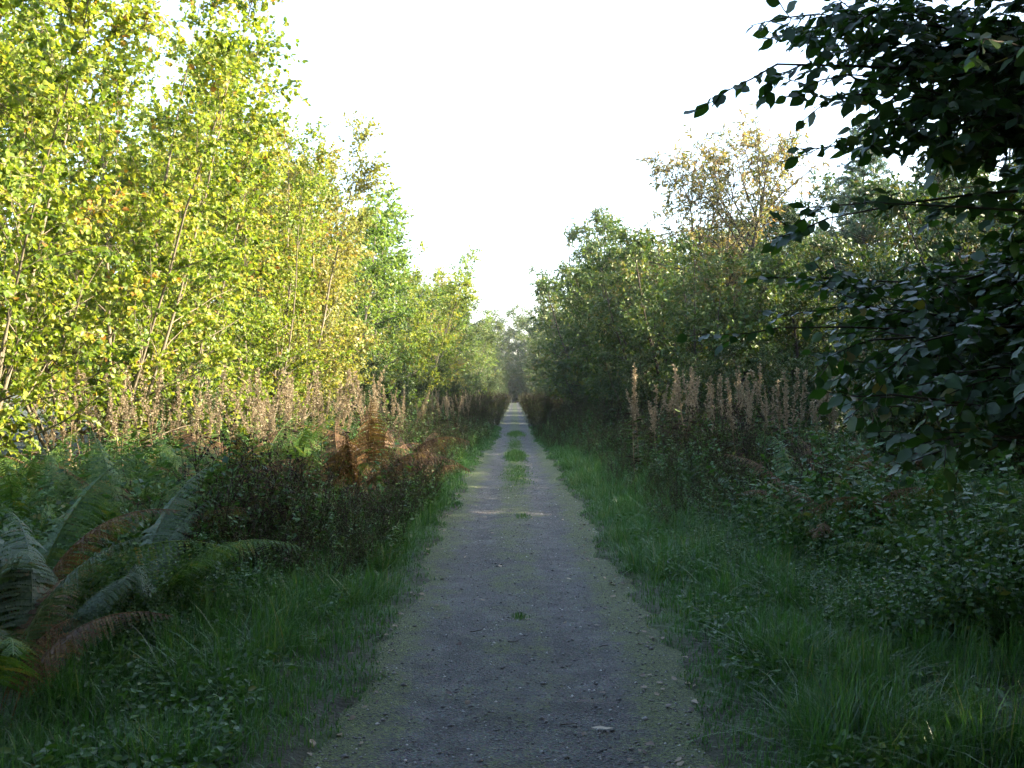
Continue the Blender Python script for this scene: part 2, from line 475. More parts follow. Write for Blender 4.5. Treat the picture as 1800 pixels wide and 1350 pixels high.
def wear(o, mat):
    """same mesh, another colour: the material sits on the object"""
    o.material_slots[0].link = 'OBJECT'; o.material_slots[0].material = mat
    return o

def tree(kind, name, x, y, label, group=None, sc=1.0, rz=None, cat='tree'):
    rz = random.uniform(-.7, .7) if rz is None else rz
    t = thing(name, (x, y, float(ground_z(x, y))), label, cat, group, rz, sc)
    for me in kind[0]:
        link(kind[2], me, t)
    c = link('crown', kind[1], t)
    if len(kind) > 3: wear(c, kind[3])
    return t

HZ = dict(n1=28, L1=1.9, a1=(.45, 1.15), n2=12, L2=.6, a2=(.4, 1.2), leaf=LEAF_ROUND, lsize=.082, per_twig=15, t1=(.05, 1.), lit=(.5, -.3, .6))
hazel = [kind_of_tree(grow(s, ring_stems(s, 8, .5, 9.2, .036, .40), **HZ), 'bark_pale', 'hazel') for s in (11, 12)]
hazel.append(hazel[0])
ash = [kind_of_tree(grow(s, ring_stems(s, 4, .3, 9.2, .085, .2), n1=32, L1=2.3, a1=(.6, 1.3), n2=11, L2=.75, a2=(.4, 1.1), leaf=LEAF_OVAL, lsize=.145, per_twig=12, t1=(.05, 1.), droop=.5, lit=(.4, -.25, .6)), 'bark_grey', 'ash') for s in (21, 22)]
thin = [kind_of_tree(grow(s, ring_stems(s, 5, .35, 8.6, .045, .15), n1=32, L1=1.8, a1=(.4, 1.0), n2=12, L2=.75, a2=(.3, .9), leaf=LEAF_SMALL, lsize=.11, per_twig=13, t1=(.06, 1.), lit=(.4, -.25, .6)), 'bark_pale', 'thin') for s in (31,)]
bush = [kind_of_tree(grow(s, ring_stems(s, 7, .5, 6.6, .07, .42), n1=26, L1=1.9, a1=(.5, 1.3), n2=9, L2=.7, a2=(.4, 1.2), leaf=LEAF_OVAL, lsize=.15, per_twig=11, t1=(.03, 1.), droop=.5), 'bark_dark', 'dark') for s in (41, 42)]
chest = [kind_of_tree(grow(s, ring_stems(s, 5, .4, 8.8, .10, .26), n1=30, L1=2.3, a1=(.55, 1.3), n2=9, L2=.75, a2=(.4, 1.1), leaf=LEAF_LANCE, lsize=.22, per_twig=11, t1=(.06, 1.), droop=.6), 'bark_dark', 'olive') for s in (51, 52)]
tan = kind_of_tree(grow(61, [((0, 0, -.1), (.03, 0, 1), 9.8, .15), ((.1, .05, .3), (-.13, .06, 1), 8.6, .09), ((.05, -.1, .5), (.15, -.06, 1), 8.9, .08)], n1=46, L1=2.0, a1=(.5, 1.2), n2=9, L2=.75, a2=(.4, 1.1), leaf=LEAF_LANCE, lsize=.2, per_twig=9, t1=(.3, 1.), droop=.55, shape=lambda t: .45 + 1.1 * np.sin(np.clip((t - .2) * 3.4, 0, 3.0))), 'bark_dark', 'tan')
tall = [kind_of_tree(grow(s, ring_stems(s, 3, .25, 12.0, .16, .12), n1=46, L1=3.3, a1=(.6, 1.35), n2=12, L2=1.0, a2=(.4, 1.2), leaf=LEAF_OVAL, lsize=.20, per_twig=12, t1=(.06, 1.)), 'bark_dark', 'dark') for s in (71,)]
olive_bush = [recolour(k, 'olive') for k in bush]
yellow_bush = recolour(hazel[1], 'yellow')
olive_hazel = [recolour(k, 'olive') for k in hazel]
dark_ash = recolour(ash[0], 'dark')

def make_spruce(seed, H=11.5):
    rng = np.random.default_rng(seed)
    w, lv = Acc(), Acc()
    P0 = wander(rng, np.array([[0, 0, -.1]]), np.array([[0, 0, 1.0]]), np.array([H]), 10, .012)
    tubes(w, P0, (.13 * (1 - .95 * np.linspace(0, 1, 11)))[None], 7)
    nw = 240
    t = np.sort(rng.uniform(.06, .985, nw))
    p, tan_ = sample_line(P0, np.zeros(nw, int), t)
    az = rng.uniform(0, 6.283, nw)
    up = .25 + .5 * t
    d = nrm(np.stack([np.cos(az), np.sin(az), up], -1))
    L = (2.9 * (1 - t) ** .85 + .25) * rng.uniform(.7, 1.15, nw)
    P1 = wander(rng, p, d, L, 6, .06, (0, 0, -.05))
    tubes(w, P1, (.012 + .008 * L)[:, None] * np.linspace(1, .2, 7)[None], 4)
    n2 = 15
    i2, t2, p2, d2 = spawn(rng, P1, n2, .12, 1., .6, 1.05)
    d2[:, 2] *= .35
    P2 = wander(rng, p2, d2, (.18 + .42 * (1 - t2)) * L[i2] * .55 + .12, 2, .05, (0, 0, -.06))
    tubes(w, P2, np.full((len(P2), 3), .0035), 3)
    for PP, m in ((P2, 26), (P1, 26)):
        i3 = np.repeat(np.arange(len(PP)), m); t3 = rng.uniform(.0, 1, len(i3))
        lp, lt = sample_line(PP, i3, t3)
        rnd = nrm(np.cross(lt, rng.normal(0, 1, lt.shape)))
        place(lv, (np.array([[-.14, 0, 0], [.14, 0, 0], [0, 1, 0]], float), np.array([[0, 1, 2]])), lp, nrm(lt * .6 + rnd), rng.normal(0, 1, lt.shape), rng.uniform(.07, .11, len(i3)), np.clip(.35 + .3 * t3 + rng.normal(0, .2, len(i3)), 0, 1))
    return kind_of_tree(([w], lv), 'bark_dark', 'needle')
spruce = make_spruce(81)

# left side, sunlit: nearest thicket first
tree(hazel[0], 'broadleaf_tree', -7.2, 12.4, 'leafy multi-stemmed yellow-green tree nearest the left edge of the picture', 'sunlit trees along the left of the path', 1.0, .4)
tree(hazel[1], 'broadleaf_tree', -6.6, 15.6, 'tall sunlit yellow-green tree with pale slanting stems, second from left edge', 'sunlit trees along the left of the path', 1.04, -.5)
tree(hazel[2], 'broadleaf_tree', -6.9, 19.4, 'sunlit yellow-green tree with its top reaching the picture top right of the leftmost pair', 'sunlit trees along the left of the path', 1.0, .2)
tree(hazel[1], 'broadleaf_tree', -5.9, 22.2, 'leafy yellow-green tree just left of the thin pale trees', 'sunlit trees along the left of the path', .86, -1.3)
tree(ash[1], 'broadleaf_tree', -6.4, 27.0, 'leafy light green tree between the thin pale trees', 'sunlit trees along the left of the path', .86, .3)
tree(thin[0], 'broadleaf_tree', -5.5, 24.6, 'thin pale tree with sparse buff and yellow leaves on the left', 'sunlit trees along the left of the path', .92, .7)
tree(thin[0], 'broadleaf_tree', -5.6, 28.0, 'farther thin pale tree with sparse tan leaves beside the bright green one', 'sunlit trees along the left of the path', .98, -.6)
tree(ash[0], 'broadleaf_tree', -5.9, 32.5, 'bright fresh green tree right of the thin pale trees', 'sunlit trees along the left of the path', .95, .5)
tree(ash[1], 'broadleaf_tree', -5.6, 38.5, 'second bright green tree, half hidden by the first', 'sunlit trees along the left of the path', .98, -.4)
tree(hazel[1], 'broadleaf_tree', -5.0, 45.0, 'olive sunlit tree leaning out low towards the path, left side', 'sunlit trees along the left of the path', .95, .7)
ORD = ['nearest', 'second nearest', 'third nearest', 'fourth nearest', 'fifth nearest', 'sixth nearest', 'seventh nearest', 'eighth nearest', 'ninth nearest', 'tenth nearest', 'eleventh nearest', 'twelfth nearest']
for k, (x, y, kd, s) in enumerate([(-10.6, 14.8, hazel[1], 1.0), (-11.0, 19.5, hazel[0], 1.02), (-10.0, 24.5, hazel[2], 1.0), (-9.6, 30, ash[1], 1.0), (-9.4, 37, ash[0], 1.05), (-9.2, 46, hazel[0], 1.1)]):
    tree(kd, 'broadleaf_tree', x, y, ORD[k] + ' sunlit tree of the second row behind the front left trees', 'second row of trees on the left', s)
for k, (x, y, s) in enumerate([(-11.8, 13.2, .34), (-12.4, 17.2, .36), (-12.6, 22, .40)]):
    tree(bush[k % 2], 'shrub', x, y, ORD[k] + ' dense shrub closing the view between the leftmost stems', 'shrubs behind the leftmost trees', s * 1.7, None, 'shrub')
for k, (x, y, s) in enumerate([(-15.5, 20, .62), (-17, 27, .66), (-15, 34, .7), (-14.5, 43, .75), (-14, 54, .85), (-12, 68, .85), (-12, 86, .9), (-11, 108, .95), (-10.5, 132, 1.0), (-10, 155, 1.0)]):
    tree(tall[0], 'broadleaf_tree', x, y, ORD[k] + ' dark wood tree glimpsed through the left hand trees', 'wood behind the left hand trees', s)
for k, (x, y, kd, s) in enumerate([(-5.0, 52, ash[0], .95), (-4.5, 59, thin[0], 1.0), (-4.9, 67, olive_hazel[0], 1.0), (-4.5, 76, ash[1], 1.0), (-4.7, 87, olive_hazel[1], 1.05), (-4.5, 100, ash[0], 1.1), (-4.5, 116, olive_hazel[2], 1.1), (-4.3, 134, ash[1], 1.15), (-4.4, 152, olive_hazel[0], 1.15)]):
    tree(kd, 'broadleaf_tree', x, y, ORD[k] + ' of the distant trees narrowing to the end of the path, left side', 'far trees on the left of the path', s)
# low shrubs closing the view under the left trees
for k, (x, y, kd, s) in enumerate([(-8.2, 13.6, 0, .34), (-6.2, 17.4, 1, .36), (-7.4, 21.5, 0, .36), (-5.6, 26, 1, .34), (-5.2, 31, 0, .40), (-4.6, 37, 1, .40), (-4.3, 44, 0, .42), (-3.9, 53, 1, .42), (-3.7, 64, 0, .42)]):
    tree(bush[kd], 'shrub', x, y, ORD[k] + ' low dark green shrub under the left hand trees', 'shrubs under the left hand trees', s, None, 'shrub')

# right side, shaded below and sunlit on top
tree(tan, 'broadleaf_tree', 7.2, 35.0, 'airy tree with tan and brown autumn leaves and a dark forked trunk on the skyline', 'trees along the right of the path', 1.0, .7)
tree(chest[0], 'broadleaf_tree', 5.6, 46.0, 'rounded green tree with sunlit top left of the tan autumn tree', 'trees along the right of the path', 1.06, 1.0)
tree(chest[1], 'broadleaf_tree', 5.0, 55.0, 'green tree behind, its top rising left of the rounded green tree', 'trees along the right of the path', 1.25, 3.0)
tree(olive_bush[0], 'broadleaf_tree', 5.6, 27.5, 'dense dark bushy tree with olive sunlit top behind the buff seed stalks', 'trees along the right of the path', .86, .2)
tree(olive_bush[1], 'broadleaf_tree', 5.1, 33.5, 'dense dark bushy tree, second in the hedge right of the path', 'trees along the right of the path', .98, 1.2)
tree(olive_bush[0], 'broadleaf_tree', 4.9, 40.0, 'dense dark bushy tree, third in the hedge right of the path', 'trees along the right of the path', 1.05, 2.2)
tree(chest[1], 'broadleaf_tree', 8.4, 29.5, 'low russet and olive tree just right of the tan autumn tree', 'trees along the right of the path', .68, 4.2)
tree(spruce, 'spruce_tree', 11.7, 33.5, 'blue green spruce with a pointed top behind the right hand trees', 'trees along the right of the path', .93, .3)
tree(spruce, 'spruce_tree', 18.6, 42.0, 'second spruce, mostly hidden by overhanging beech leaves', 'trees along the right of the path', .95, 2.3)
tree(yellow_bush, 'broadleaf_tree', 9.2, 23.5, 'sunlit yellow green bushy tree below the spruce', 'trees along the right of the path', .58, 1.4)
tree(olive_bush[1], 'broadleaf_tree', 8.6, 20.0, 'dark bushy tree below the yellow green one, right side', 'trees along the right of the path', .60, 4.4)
for k, (x, y, kd, s) in enumerate([(11.2, 13.5, bush[0], .95), (11.6, 16.6, bush[1], 1.0), (12.2, 19.6, bush[0], .95), (11.8, 22.8, bush[1], .98), (12.0, 26.5, bush[0], 1.0), (12.6, 30, bush[1], .95), (9.6, 38, bush[0], 1.15), (8.8, 44, bush[1], 1.25), (8.6, 53, chest[0], 1.15), (8.6, 63, bush[0], 1.3)]):  # row added to keep sun off the path, also fills behind the hedge
    tree(kd, 'broadleaf_tree', x, y, ORD[k] + ' dark bushy tree behind the right hand hedge, added to fill gaps and shade the path', 'second row of trees on the right', s)
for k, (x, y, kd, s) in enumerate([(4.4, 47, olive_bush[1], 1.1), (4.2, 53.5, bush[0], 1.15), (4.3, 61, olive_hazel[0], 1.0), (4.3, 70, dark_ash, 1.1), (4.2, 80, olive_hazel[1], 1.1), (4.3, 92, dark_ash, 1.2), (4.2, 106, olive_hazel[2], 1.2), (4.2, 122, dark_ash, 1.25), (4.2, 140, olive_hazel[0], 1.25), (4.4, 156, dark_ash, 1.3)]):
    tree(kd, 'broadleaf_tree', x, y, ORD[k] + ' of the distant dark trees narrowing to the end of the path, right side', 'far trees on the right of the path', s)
for k, (x, y, s) in enumerate([(13, 54, .9), (11, 74, .95), (10.5, 92, 1.0), (10, 112, 1.0), (10, 134, 1.05), (10, 155, 1.05)]):
    tree(tall[0], 'broadleaf_tree', x, y, ORD[k] + ' dark wood tree behind the right hand trees', 'wood behind the right hand trees', s)
for k, (x, y, kd, s) in enumerate([(6.6, 24.0, 1, .42), (4.9, 25.5, 0, .36), (4.0, 31, 1, .42), (3.7, 38, 0, .44), (3.5, 45, 1, .44), (3.4, 54, 0, .45), (3.4, 64, 1, .45)]):
    tree(bush[kd], 'shrub', x, y, ORD[k] + ' low dark shrub at the foot of the right hand hedge', 'shrubs at the foot of the right hand hedge', s, None, 'shrub')
for k, (x, y, s) in enumerate([(-11, 172, 1.1), (-6, 178, 1.1), (-1.9, 170, 1.15), (2.2, 176, 1.2), (6.5, 172, 1.2), (11.5, 168, 1.25), (-17, 166, 1.1), (17, 166, 1.25), (14, 150, 1.2), (16, 125, 1.2)]):
    tree(tall[0], 'broadleaf_tree', x, y, 'faint distant tree closing the far end of the path', 'trees closing the end of the path', s)
for k, (x, y, kd, s) in enumerate([(2.9, 76, 0, .5), (-2.9, 82, 1, .5), (2.7, 90, 1, .55), (-2.7, 98, 0, .55), (2.5, 106, 0, .6), (-2.5, 116, 1, .6), (2.4, 126, 1, .7), (-2.4, 138, 0, .7), (.2, 160, 1, .6)]):
    tree(bush[kd], 'shrub', x, y, ORD[k] + ' of the distant low shrubs crowding the far path', 'shrubs crowding the far path', s, None, 'shrub')

for k, (x, y, s) in enumerate([(13.5, 22.5, .66), (13.6, 27, .76), (15.0, 32, .72), (14.8, 37.5, .72), (13.2, 42, .82), (13.0, 47, .82), (12.6, 59, .9)]):  # tall row added so its shade falls on the right hand hedge
    tree(tall[0], 'broadleaf_tree', x, y, ORD[k] + ' tall dark tree added on the right to shade the hedge', 'tall trees added to shade the right hand hedge', s)
# unseen trees added to shade the foreground, right of and behind the photographer
for k, (x, y, s) in enumerate([(8.3, 11.3, .47), (10.0, 8.4, .70), (7.3, 7.9, .80), (9.0, 4.2, 1.0), (5.0, 1.2, 1.0), (5.2, -1.6, 1.05), (1.6, -4.2, 1.0), (-1.4, -5.0, .95), (-5.4, 1.0, .95), (11.0, 6.0, .95), (12.2, 2.0, 1.0), (11.2, 10.0, .66), (13.6, 13.2, .60), (12.8, 9.2, .62), (13.8, 17.0, .55), (8.3, 5.9, .9), (9.6, -1.0, 1.0), (10.2, -6.5, 1.0), (5.0, -7, 1.0), (-4.6, -3.2, 1.0), (-8.6, -1.0, .85), (-6.5, -9, .95), (0.5, -10, 1.0)]):
    tree(tall[0], 'broadleaf_tree', x, y, 'unseen dark tree added to shade the near end of the path', 'shade trees around the near end of the path', s)

for k, (x, y, s, lab) in enumerate([(7.6, 9.4, .78, 'unseen dark bushy tree added beyond the right edge to shade the path'), (5.6, 11.2, .44, 'low dark leafy bush under the overhanging beech, nearer one'), (5.2, 13.6, .42, 'low dark leafy bush under the overhanging beech, farther one'), (7.2, 14.5, .55, 'taller dark bush behind the overhanging beech leaves'), (10.2, 15.4, .85, 'dark bushy tree behind the beech leaves added to shade the path, nearer one'), (10.3, 18.6, .85, 'dark bushy tree behind the beech leaves added to shade the path, farther one')]):  # the bushy trees here are added to block sun spots on the path
    tree(bush[k % 2], 'shrub', x, y, lab, 'dark bushes under the beech', s, None, 'shrub')
for k, (x, y, s) in enumerate([(-.3, 151, 1.0), (-3.2, 149, 1.0), (2.7, 150, 1.0), (.8, 156, 1.2)]):
    tree(bush[k % 2], 'shrub', x, y, 'far dark bush where the path ends', 'bushes closing the far end of the path', s, None, 'shrub')

# ------------------------------------------------------------------ the near beech with overhanging sprays
def beech():
    rng = np.random.default_rng(5)
    bx, by = 3.75, 4.7
    root = thing('beech_tree', (bx, by, float(ground_z(bx, by))), 'large dark green beech overhanging the right edge with big leaves against the sky', 'tree')
    org = np.array([bx, by, float(ground_z(bx, by))])
    wood = Acc()
    trunk = wander(rng, np.array([[0, 0, -.15]]), np.array([[.04, .02, 1.0]]), np.array([12.0]), 14, .025, (0, 0, .01))
    tubes(wood, trunk, (.21 * (1 - .85 * np.linspace(0, 1, 15)) * (1 + .5 * np.exp(-np.linspace(0, 1, 15) * 25)))[None], 12)
    limbs = []; twigs = []
    def limb(tip, dense, start=None):
        tip = np.array(tip) - org
        h0 = np.clip(tip[2] + rng.uniform(-.5, .25) if start is None else start, .9, 8)
        k = np.argmin(np.abs(trunk[0, :, 2] - h0)); s = trunk[0, k].copy(); s[2] = h0
        tt = np.linspace(0, 1, 11)[:, None]
        ctrl = (s + tip) / 2 + np.array([0, 0, rng.uniform(.1, .4)]) + rng.normal(0, .08, 3)
        P = (1 - tt) ** 2 * s + 2 * tt * (1 - tt) * ctrl + tt ** 2 * tip
        P[1:-1] += np.cumsum(rng.normal(0, .02, (9, 3)), 0) * np.sin(np.linspace(.3, 2.9, 9))[:, None]
        limbs.append(P); 
        return P, dense
    tips = [(1345, 8, 3.4, 1), (1283, 100, 3.3, .25), (1405, 60, 3.7, 1), (1445, 150, 3.2, 1), (1432, 240, 3.4, .3), (1530, 205, 3.5, .8),
            (1480, 350, 3.1, .2), (1375, 378, 3.2, .15), (1610, 240, 3.7, .6), (1620, 120, 4.0, 1), (1690, 290, 3.6, .5), (1690, 200, 3.2, 1), (1700, 50, 3.0, 1),
            (1760, 400, 3.6, .5), (1560, 20, 3.3, 1), (1510, 90, 3.9, 1), (1780, 130, 3.4, 1), (1790, 290, 3.1, 1), (1450, -90, 3.4, 1), (1600, -120, 3.6, 1), (1720, -60, 3.9, 1),
            (1300, 490, 4.4, .8), (1350, 540, 4.0, 1), (1290, 578, 4.0, .15), (1395, 600, 3.6, 1), (1370, 640, 3.8, 1), (1425, 700, 3.0, .5), (1500, 600, 3.4, 1),
            (1480, 520, 4.2, 1), (1560, 660, 3.2, 1), (1568, 778, 3.0, .5), (1640, 670, 3.2, .9), (1650, 540, 3.8, 1), (1700, 640, 3.4, 1), (1720, 480, 3.6, 1),
            (1760, 660, 2.9, .8), (1780, 560, 3.0, 1), (1700, 700, 3.7, .8), (1600, 590, 4.5, 1), (1560, 470, 4.6, 1), (1650, 500, 4.4, .9), (1790, 660, 3.6, 1), (1750, 610, 4.4, 1), (1800, 470, 4.4, 1), (1820, 380, 3.8, 1), (1840, 250, 4.0, 1), (1850, 100, 4.2, 1), (1850, 640, 4.2, 1), (1400, 120, 3.6, .7), (1380, 20, 3.8, 1), (1470, 60, 3.4, 1), (1540, 140, 3.2, 1), (1600, 60, 3.5, 1), (1500, 210, 3.7, .6), (1650, 230, 3.9, 1), (1420, 560, 4.4, 1), (1540, 560, 4.0, 1), (1460, 650, 3.9, 1), (1600, 640, 4.2, 1)]
    LP, LT, LS = [], [], []
    T2, T3 = [], []
    for px, py, d, dense in tips:
        tp = at(px, py, d); tp = tp + nrm(np.array([bx, by, tp[2] + .1]) - tp) * ((.24 if py < 300 else .36) if dense > .4 else .2)
        P, dn = limb(tp, dense)
        m = int(6 + 24 * dn)
        ts = np.sort(rng.uniform(.30, .97, m)); ts = np.append(ts, 1.0)
        for q, t in enumerate(ts):
            s = t * 10; k = min(int(s), 9); f = s - k
            p = P[k] * (1 - f) + P[k + 1] * f; tan_ = nrm(P[k + 1] - P[k])
            side = nrm(np.cross(tan_, np.array([0, 0, 1.0]))) * (1 if q % 2 else -1)
            a = rng.uniform(.5, 1.0) if t < 1 else 0.0
            dr = nrm(math.cos(a) * tan_ + math.sin(a) * (side + rng.normal(0, .35, 3)) + np.array([0, 0, -.1]))
            L = rng.uniform(.25, .55) * (1.15 - .6 * t) * (1 if dn > .4 else .5)
            if t == 1.0: L = .3
            T2.append((p, dr, L))
    p2 = np.array([q[0] for q in T2]); d2 = np.array([q[1] for q in T2]); l2 = np.array([q[2] for q in T2])
    P2 = wander(rng, p2, d2, l2, 5, .08, (0, 0, -.02))
    tubes(wood, P2, np.full((len(P2), 6), .0035) * np.linspace(1.2, .4, 6), 3)
    i3, t3, p3, d3 = spawn(rng, P2, 2, .25, .9, .5, .9)
    P3 = wander(rng, p3, d3, l2[i3] * rng.uniform(.25, .5, len(i3)), 3, .1, (0, 0, -.03))
    tubes(wood, P3, np.full((len(P3), 4), .002), 3)
    for P in limbs:
        pass
    LB = np.array(limbs)
    tubes(wood, LB, np.linspace(.018, .003, 11)[None] * rng.uniform(.7, 1.2, (len(LB), 1)), 5)
    for PP, per, lens in ((P2, 16, l2), (P3, 7, l2[i3] * .4)):
        n = np.clip((lens / .034).astype(int), 3, per)
        ii = np.repeat(np.arange(len(PP)), n)
        kk = np.concatenate([np.arange(c) for c in n]); tt = (kk + .6) / np.repeat(n, n)
        lp, lt = sample_line(PP, ii, np.clip(tt, 0, 1))
        side = nrm(np.cross(lt, np.array([0, 0, 1.0]))) * np.where(kk % 2, 1, -1)[:, None]
        ax = nrm(lt * .8 + side * .75 + rng.normal(0, .22, lt.shape) + np.array([0, 0, -.28]))
        nn = nrm(rng.normal(0, .42, lt.shape) + np.array([0, -.25, .8]))
        LP.append((lp, ax, nn, rng.uniform(.042, .076, len(lp))))
    lp = np.concatenate([q[0] for q in LP]); ax = np.concatenate([q[1] for q in LP]); nn = np.concatenate([q[2] for q in LP]); sz = np.concatenate([q[3] for q in LP])
    # upper crown out of the frame
    i4, t4, p4, d4 = spawn(rng, trunk, 42, .30, 1., .8, 1.4)
    n7 = 34  # extra unseen limbs added over the path to darken the foreground
    t7 = rng.uniform(.36, .8, n7); p7, _ = sample_line(trunk, np.zeros(n7, int), t7)
    d7 = nrm(np.stack([-np.ones(n7), rng.uniform(-1.3, .35, n7), rng.uniform(.15, .6, n7)], -1))
    p4 = np.concatenate([p4, p7]); d4 = np.concatenate([d4, d7]); t4 = np.concatenate([t4, np.full(n7, -.35)])
    P4 = wander(rng, p4, d4, 3.6 * (1.1 - .7 * t4), 5, .1, (0, 0, .02))
    keep = (P4[:, -1, 0] + org[0] > (P4[:, -1, 1] + org[1]) * .53)
    keep |= (P4[:, :, 2] > 2.4 + .45 * np.maximum(P4[:, :, 1] + org[1], 0)).all(1)
    P4 = P4[keep]
    tubes(wood, P4, np.linspace(.035, .008, 6)[None].repeat(len(P4), 0), 5)
    i5, t5, p5, d5 = spawn(rng, P4, 18, .2, 1., .5, 1.1)
    P5 = wander(rng, p5, d5, rng.uniform(.4, .9, len(p5)), 3, .1)
    tubes(wood, P5, np.full((len(P5), 4), .004), 3)
    i6 = np.repeat(np.arange(len(P5)), 12); lp6, lt6 = sample_line(P5, i6, rng.uniform(.05, 1, len(i6)))
    up = Acc()
    place(up, LEAF_ROUND, lp6, nrm(lt6 + rng.normal(0, .7, lt6.shape) + np.array([0, 0, -.3])), nrm(rng.normal(0, .5, lt6.shape) + np.array([0, 0, .8])), rng.uniform(.08, .12, len(i6)), np.clip(rng.normal(.45, .25, len(i6)), 0, 1))
    link('trunk', wood.mesh('trunk', M['bark_dark'], True), root)
    # which leaves show largest: near, in frame, towards the outline of the sprays
    W = lp + org
    u = 905 + W[:, 0] / W[:, 1] * FPX; v = 690 - (W[:, 2] - CAM_H) / W[:, 1] * FPX
    inside = (W[:, 1] > .5) & (u > 0) & (u < 1790) & (v > 5) & (v < 1350)
    big = sz / W[:, 1] + np.where(u < 1480, .008, 0)
    order = np.argsort(np.where(inside, -big, 1))[:300]
    tin = np.clip(rng.normal(.45, .25, len(lp)), 0, 1)
    mats = []
    tm = [beech_tmpl(.10, 0), beech_tmpl(.22, 1.3), beech_tmpl(.05, 2.6), beech_tmpl(.3, 4.0)]
    tl = [beech_tmpl(.10, 0, True), beech_tmpl(.22, 1.3, True), beech_tmpl(.05, 2.6, True), beech_tmpl(.3, 4.0, True)]
    metas = []
    for q in range(12):
        a = Acc(); V, F = tm[q % 4]; a.add(V, F, .15 + .75 * (q / 11.0)); metas.append(a.mesh('leaf', M['beech'], True))
    from mathutils import Matrix
    X = nrm(np.cross(ax, nn)); Z = np.cross(X, ax)
    for j in order:
        o = link('leaf', metas[int(np.clip(tin[j], 0, .999) * 12)], root)
        m = Matrix(((X[j, 0], ax[j, 0], Z[j, 0], lp[j, 0]), (X[j, 1], ax[j, 1], Z[j, 1], lp[j, 1]), (X[j, 2], ax[j, 2], Z[j, 2], lp[j, 2]), (0, 0, 0, 1)))
        o.matrix_basis = m @ Matrix.Scale(sz[j], 4)
    rest = np.ones(len(lp), bool); rest[order] = False
    cr = Acc()
    ids = np.where(rest)[0]
    for q in range(4):
        s = ids[q::4]
        place(cr, tl[q], lp[s], ax[s], nn[s], sz[s], tin[s])
    V, parts = up.packed()
    cr.merge(up)
    c = link('crown', cr.mesh('crown', M['beech'], True), root)
    c['kind'] = 'stuff'
    return root
beech()

# ------------------------------------------------------------------ bracken
def frond_acc(seed, arch=1.0, curl=0.0):
    """unit frond about 1 m long, growing from the origin towards +Y and up, arching over"""
    rng = np.random.default_rng(seed)
    a = Acc()
    n = 34
    th = np.linspace(1.25, 1.25 - 1.75 * arch, n)          # elevation angle along the stalk
    st = np.stack([np.zeros(n), np.cos(th), np.sin(th)], -1) / n
    P = np.concatenate([[[0, 0, 0]], np.cumsum(st, 0)])
    P[:, 0] += .03 * np.sin(np.linspace(0, 3, n + 1) + seed)
    tubes(a, P[None], np.linspace(.005, .0015, n + 1)[None], 4, .75)
    for k in range(9, n):
        t = (k - 9) / (n - 9)
        tan_ = nrm(P[k + 1] - P[k]); sd = np.array([1.0, 0, 0]); up = np.cross(sd, tan_)
        L = .21 * (1 - t) ** .9 * min(1, .6 + t * 3) + .012
        for s in (-1, 1):
            d = nrm(sd * s + tan_ * (.35 + .3 * t) + up * rng.uniform(-.25, .1) - np.array([0, 0, .25 + curl]))
            m = 18 if L > .1 else 9
            q = np.arange(m)[:, None] / m
            Q = P[k] + d * L * q + np.array([0, 0, -1]) * (L * .35 * q ** 2 * (1 + 2 * curl))
            pn = nrm(np.cross(d, tan_)) * s
            w = L * .10 * (1 - q[:, 0]) ** .6 + .005
            tb = np.clip(rng.normal(.5, .2), 0, 1)
            for e in (-1, 1):
                ax = nrm(np.cross(pn, d)) * e
                axs = nrm(np.broadcast_to(ax + d * .45, (m, 3)) + rng.normal(0, .12 + curl * .3, (m, 3)))
                place(a, PINNULE, Q, axs, np.broadcast_to(pn, (m, 3)) + rng.normal(0, .1 + curl * .4, (m, 3)), w, np.clip(tb + rng.normal(0, .12, m), 0, 1))
    return a
fr_acc = [frond_acc(1, .78), frond_acc(2, .95), frond_acc(3, .62), frond_acc(4, 1.1, .5), frond_acc(5, .9, .8)]
fronds = [f.mesh('frond', M['bracken_green']) for f in fr_acc]

def bracken(x, y, h, n, pal, label, group, rz=None, spread=.35):
    t = thing('bracken', (x, y, float(ground_z(x, y))), label, 'fern', group, random.uniform(0, 6.28) if rz is None else rz)
    for k in range(n):
        a = k * 6.283 / n + random.uniform(-.5, .5)
        mt = random.choice(pal)
        curly = [3, 4] if mt == 'bracken_brown' and random.random() < .7 else [0, 1, 2]
        o = wear(link('frond', random.choice(fronds) if random.random() < .3 else fronds[random.choice(curly)], t), M[mt])
        r = random.uniform(0, .12)
        o.location = (math.cos(a) * r, math.sin(a) * r, -.03)
        s = h * random.uniform(.75, 1.2)
        o.rotation_euler = (random.uniform(-.15, spread), random.uniform(-.2, .2), a - math.pi / 2)
        o.scale = (s * random.uniform(.85, 1.15), s, s * 1.08)
    return t

G, B, Y = 'bracken_green', 'bracken_brown', 'bracken_grey'
for x, y, h, n, pal, lab in [
        (-2.45, 4.9, 1.12, 9, [Y, B, G, Y], 'arching grey green bracken clump at the lower left edge of the picture'),
        (-2.8, 5.6, 1.32, 10, [Y, G, Y, G, B], 'tall arching bracken with pale drooping fronds at the left edge'),
        (-2.4, 6.2, 1.05, 8, [Y, G, Y], 'bracken clump with a frond drooping towards the grass verge, left foreground'),
        (-2.35, 4.45, .85, 7, [B, B, G], 'low bracken with some withered fronds in the bottom left corner')]:
    bracken(x, y, h, n, pal, lab, 'bracken in the left foreground')
rb = random.Random(9)
for k in range(36):
    y = rb.uniform(7.6, 12.6); x = -rb.uniform(.27, .52) * y
    if x > -2.4: x -= .5
    bracken(x, y, rb.uniform(.95, 1.3), rb.randint(5, 7), [G, G, G, G, B] if k % 6 else [B, B, G], 'shaded green bracken in the bank below the sunlit band, left side', 'shaded bracken bank on the left')
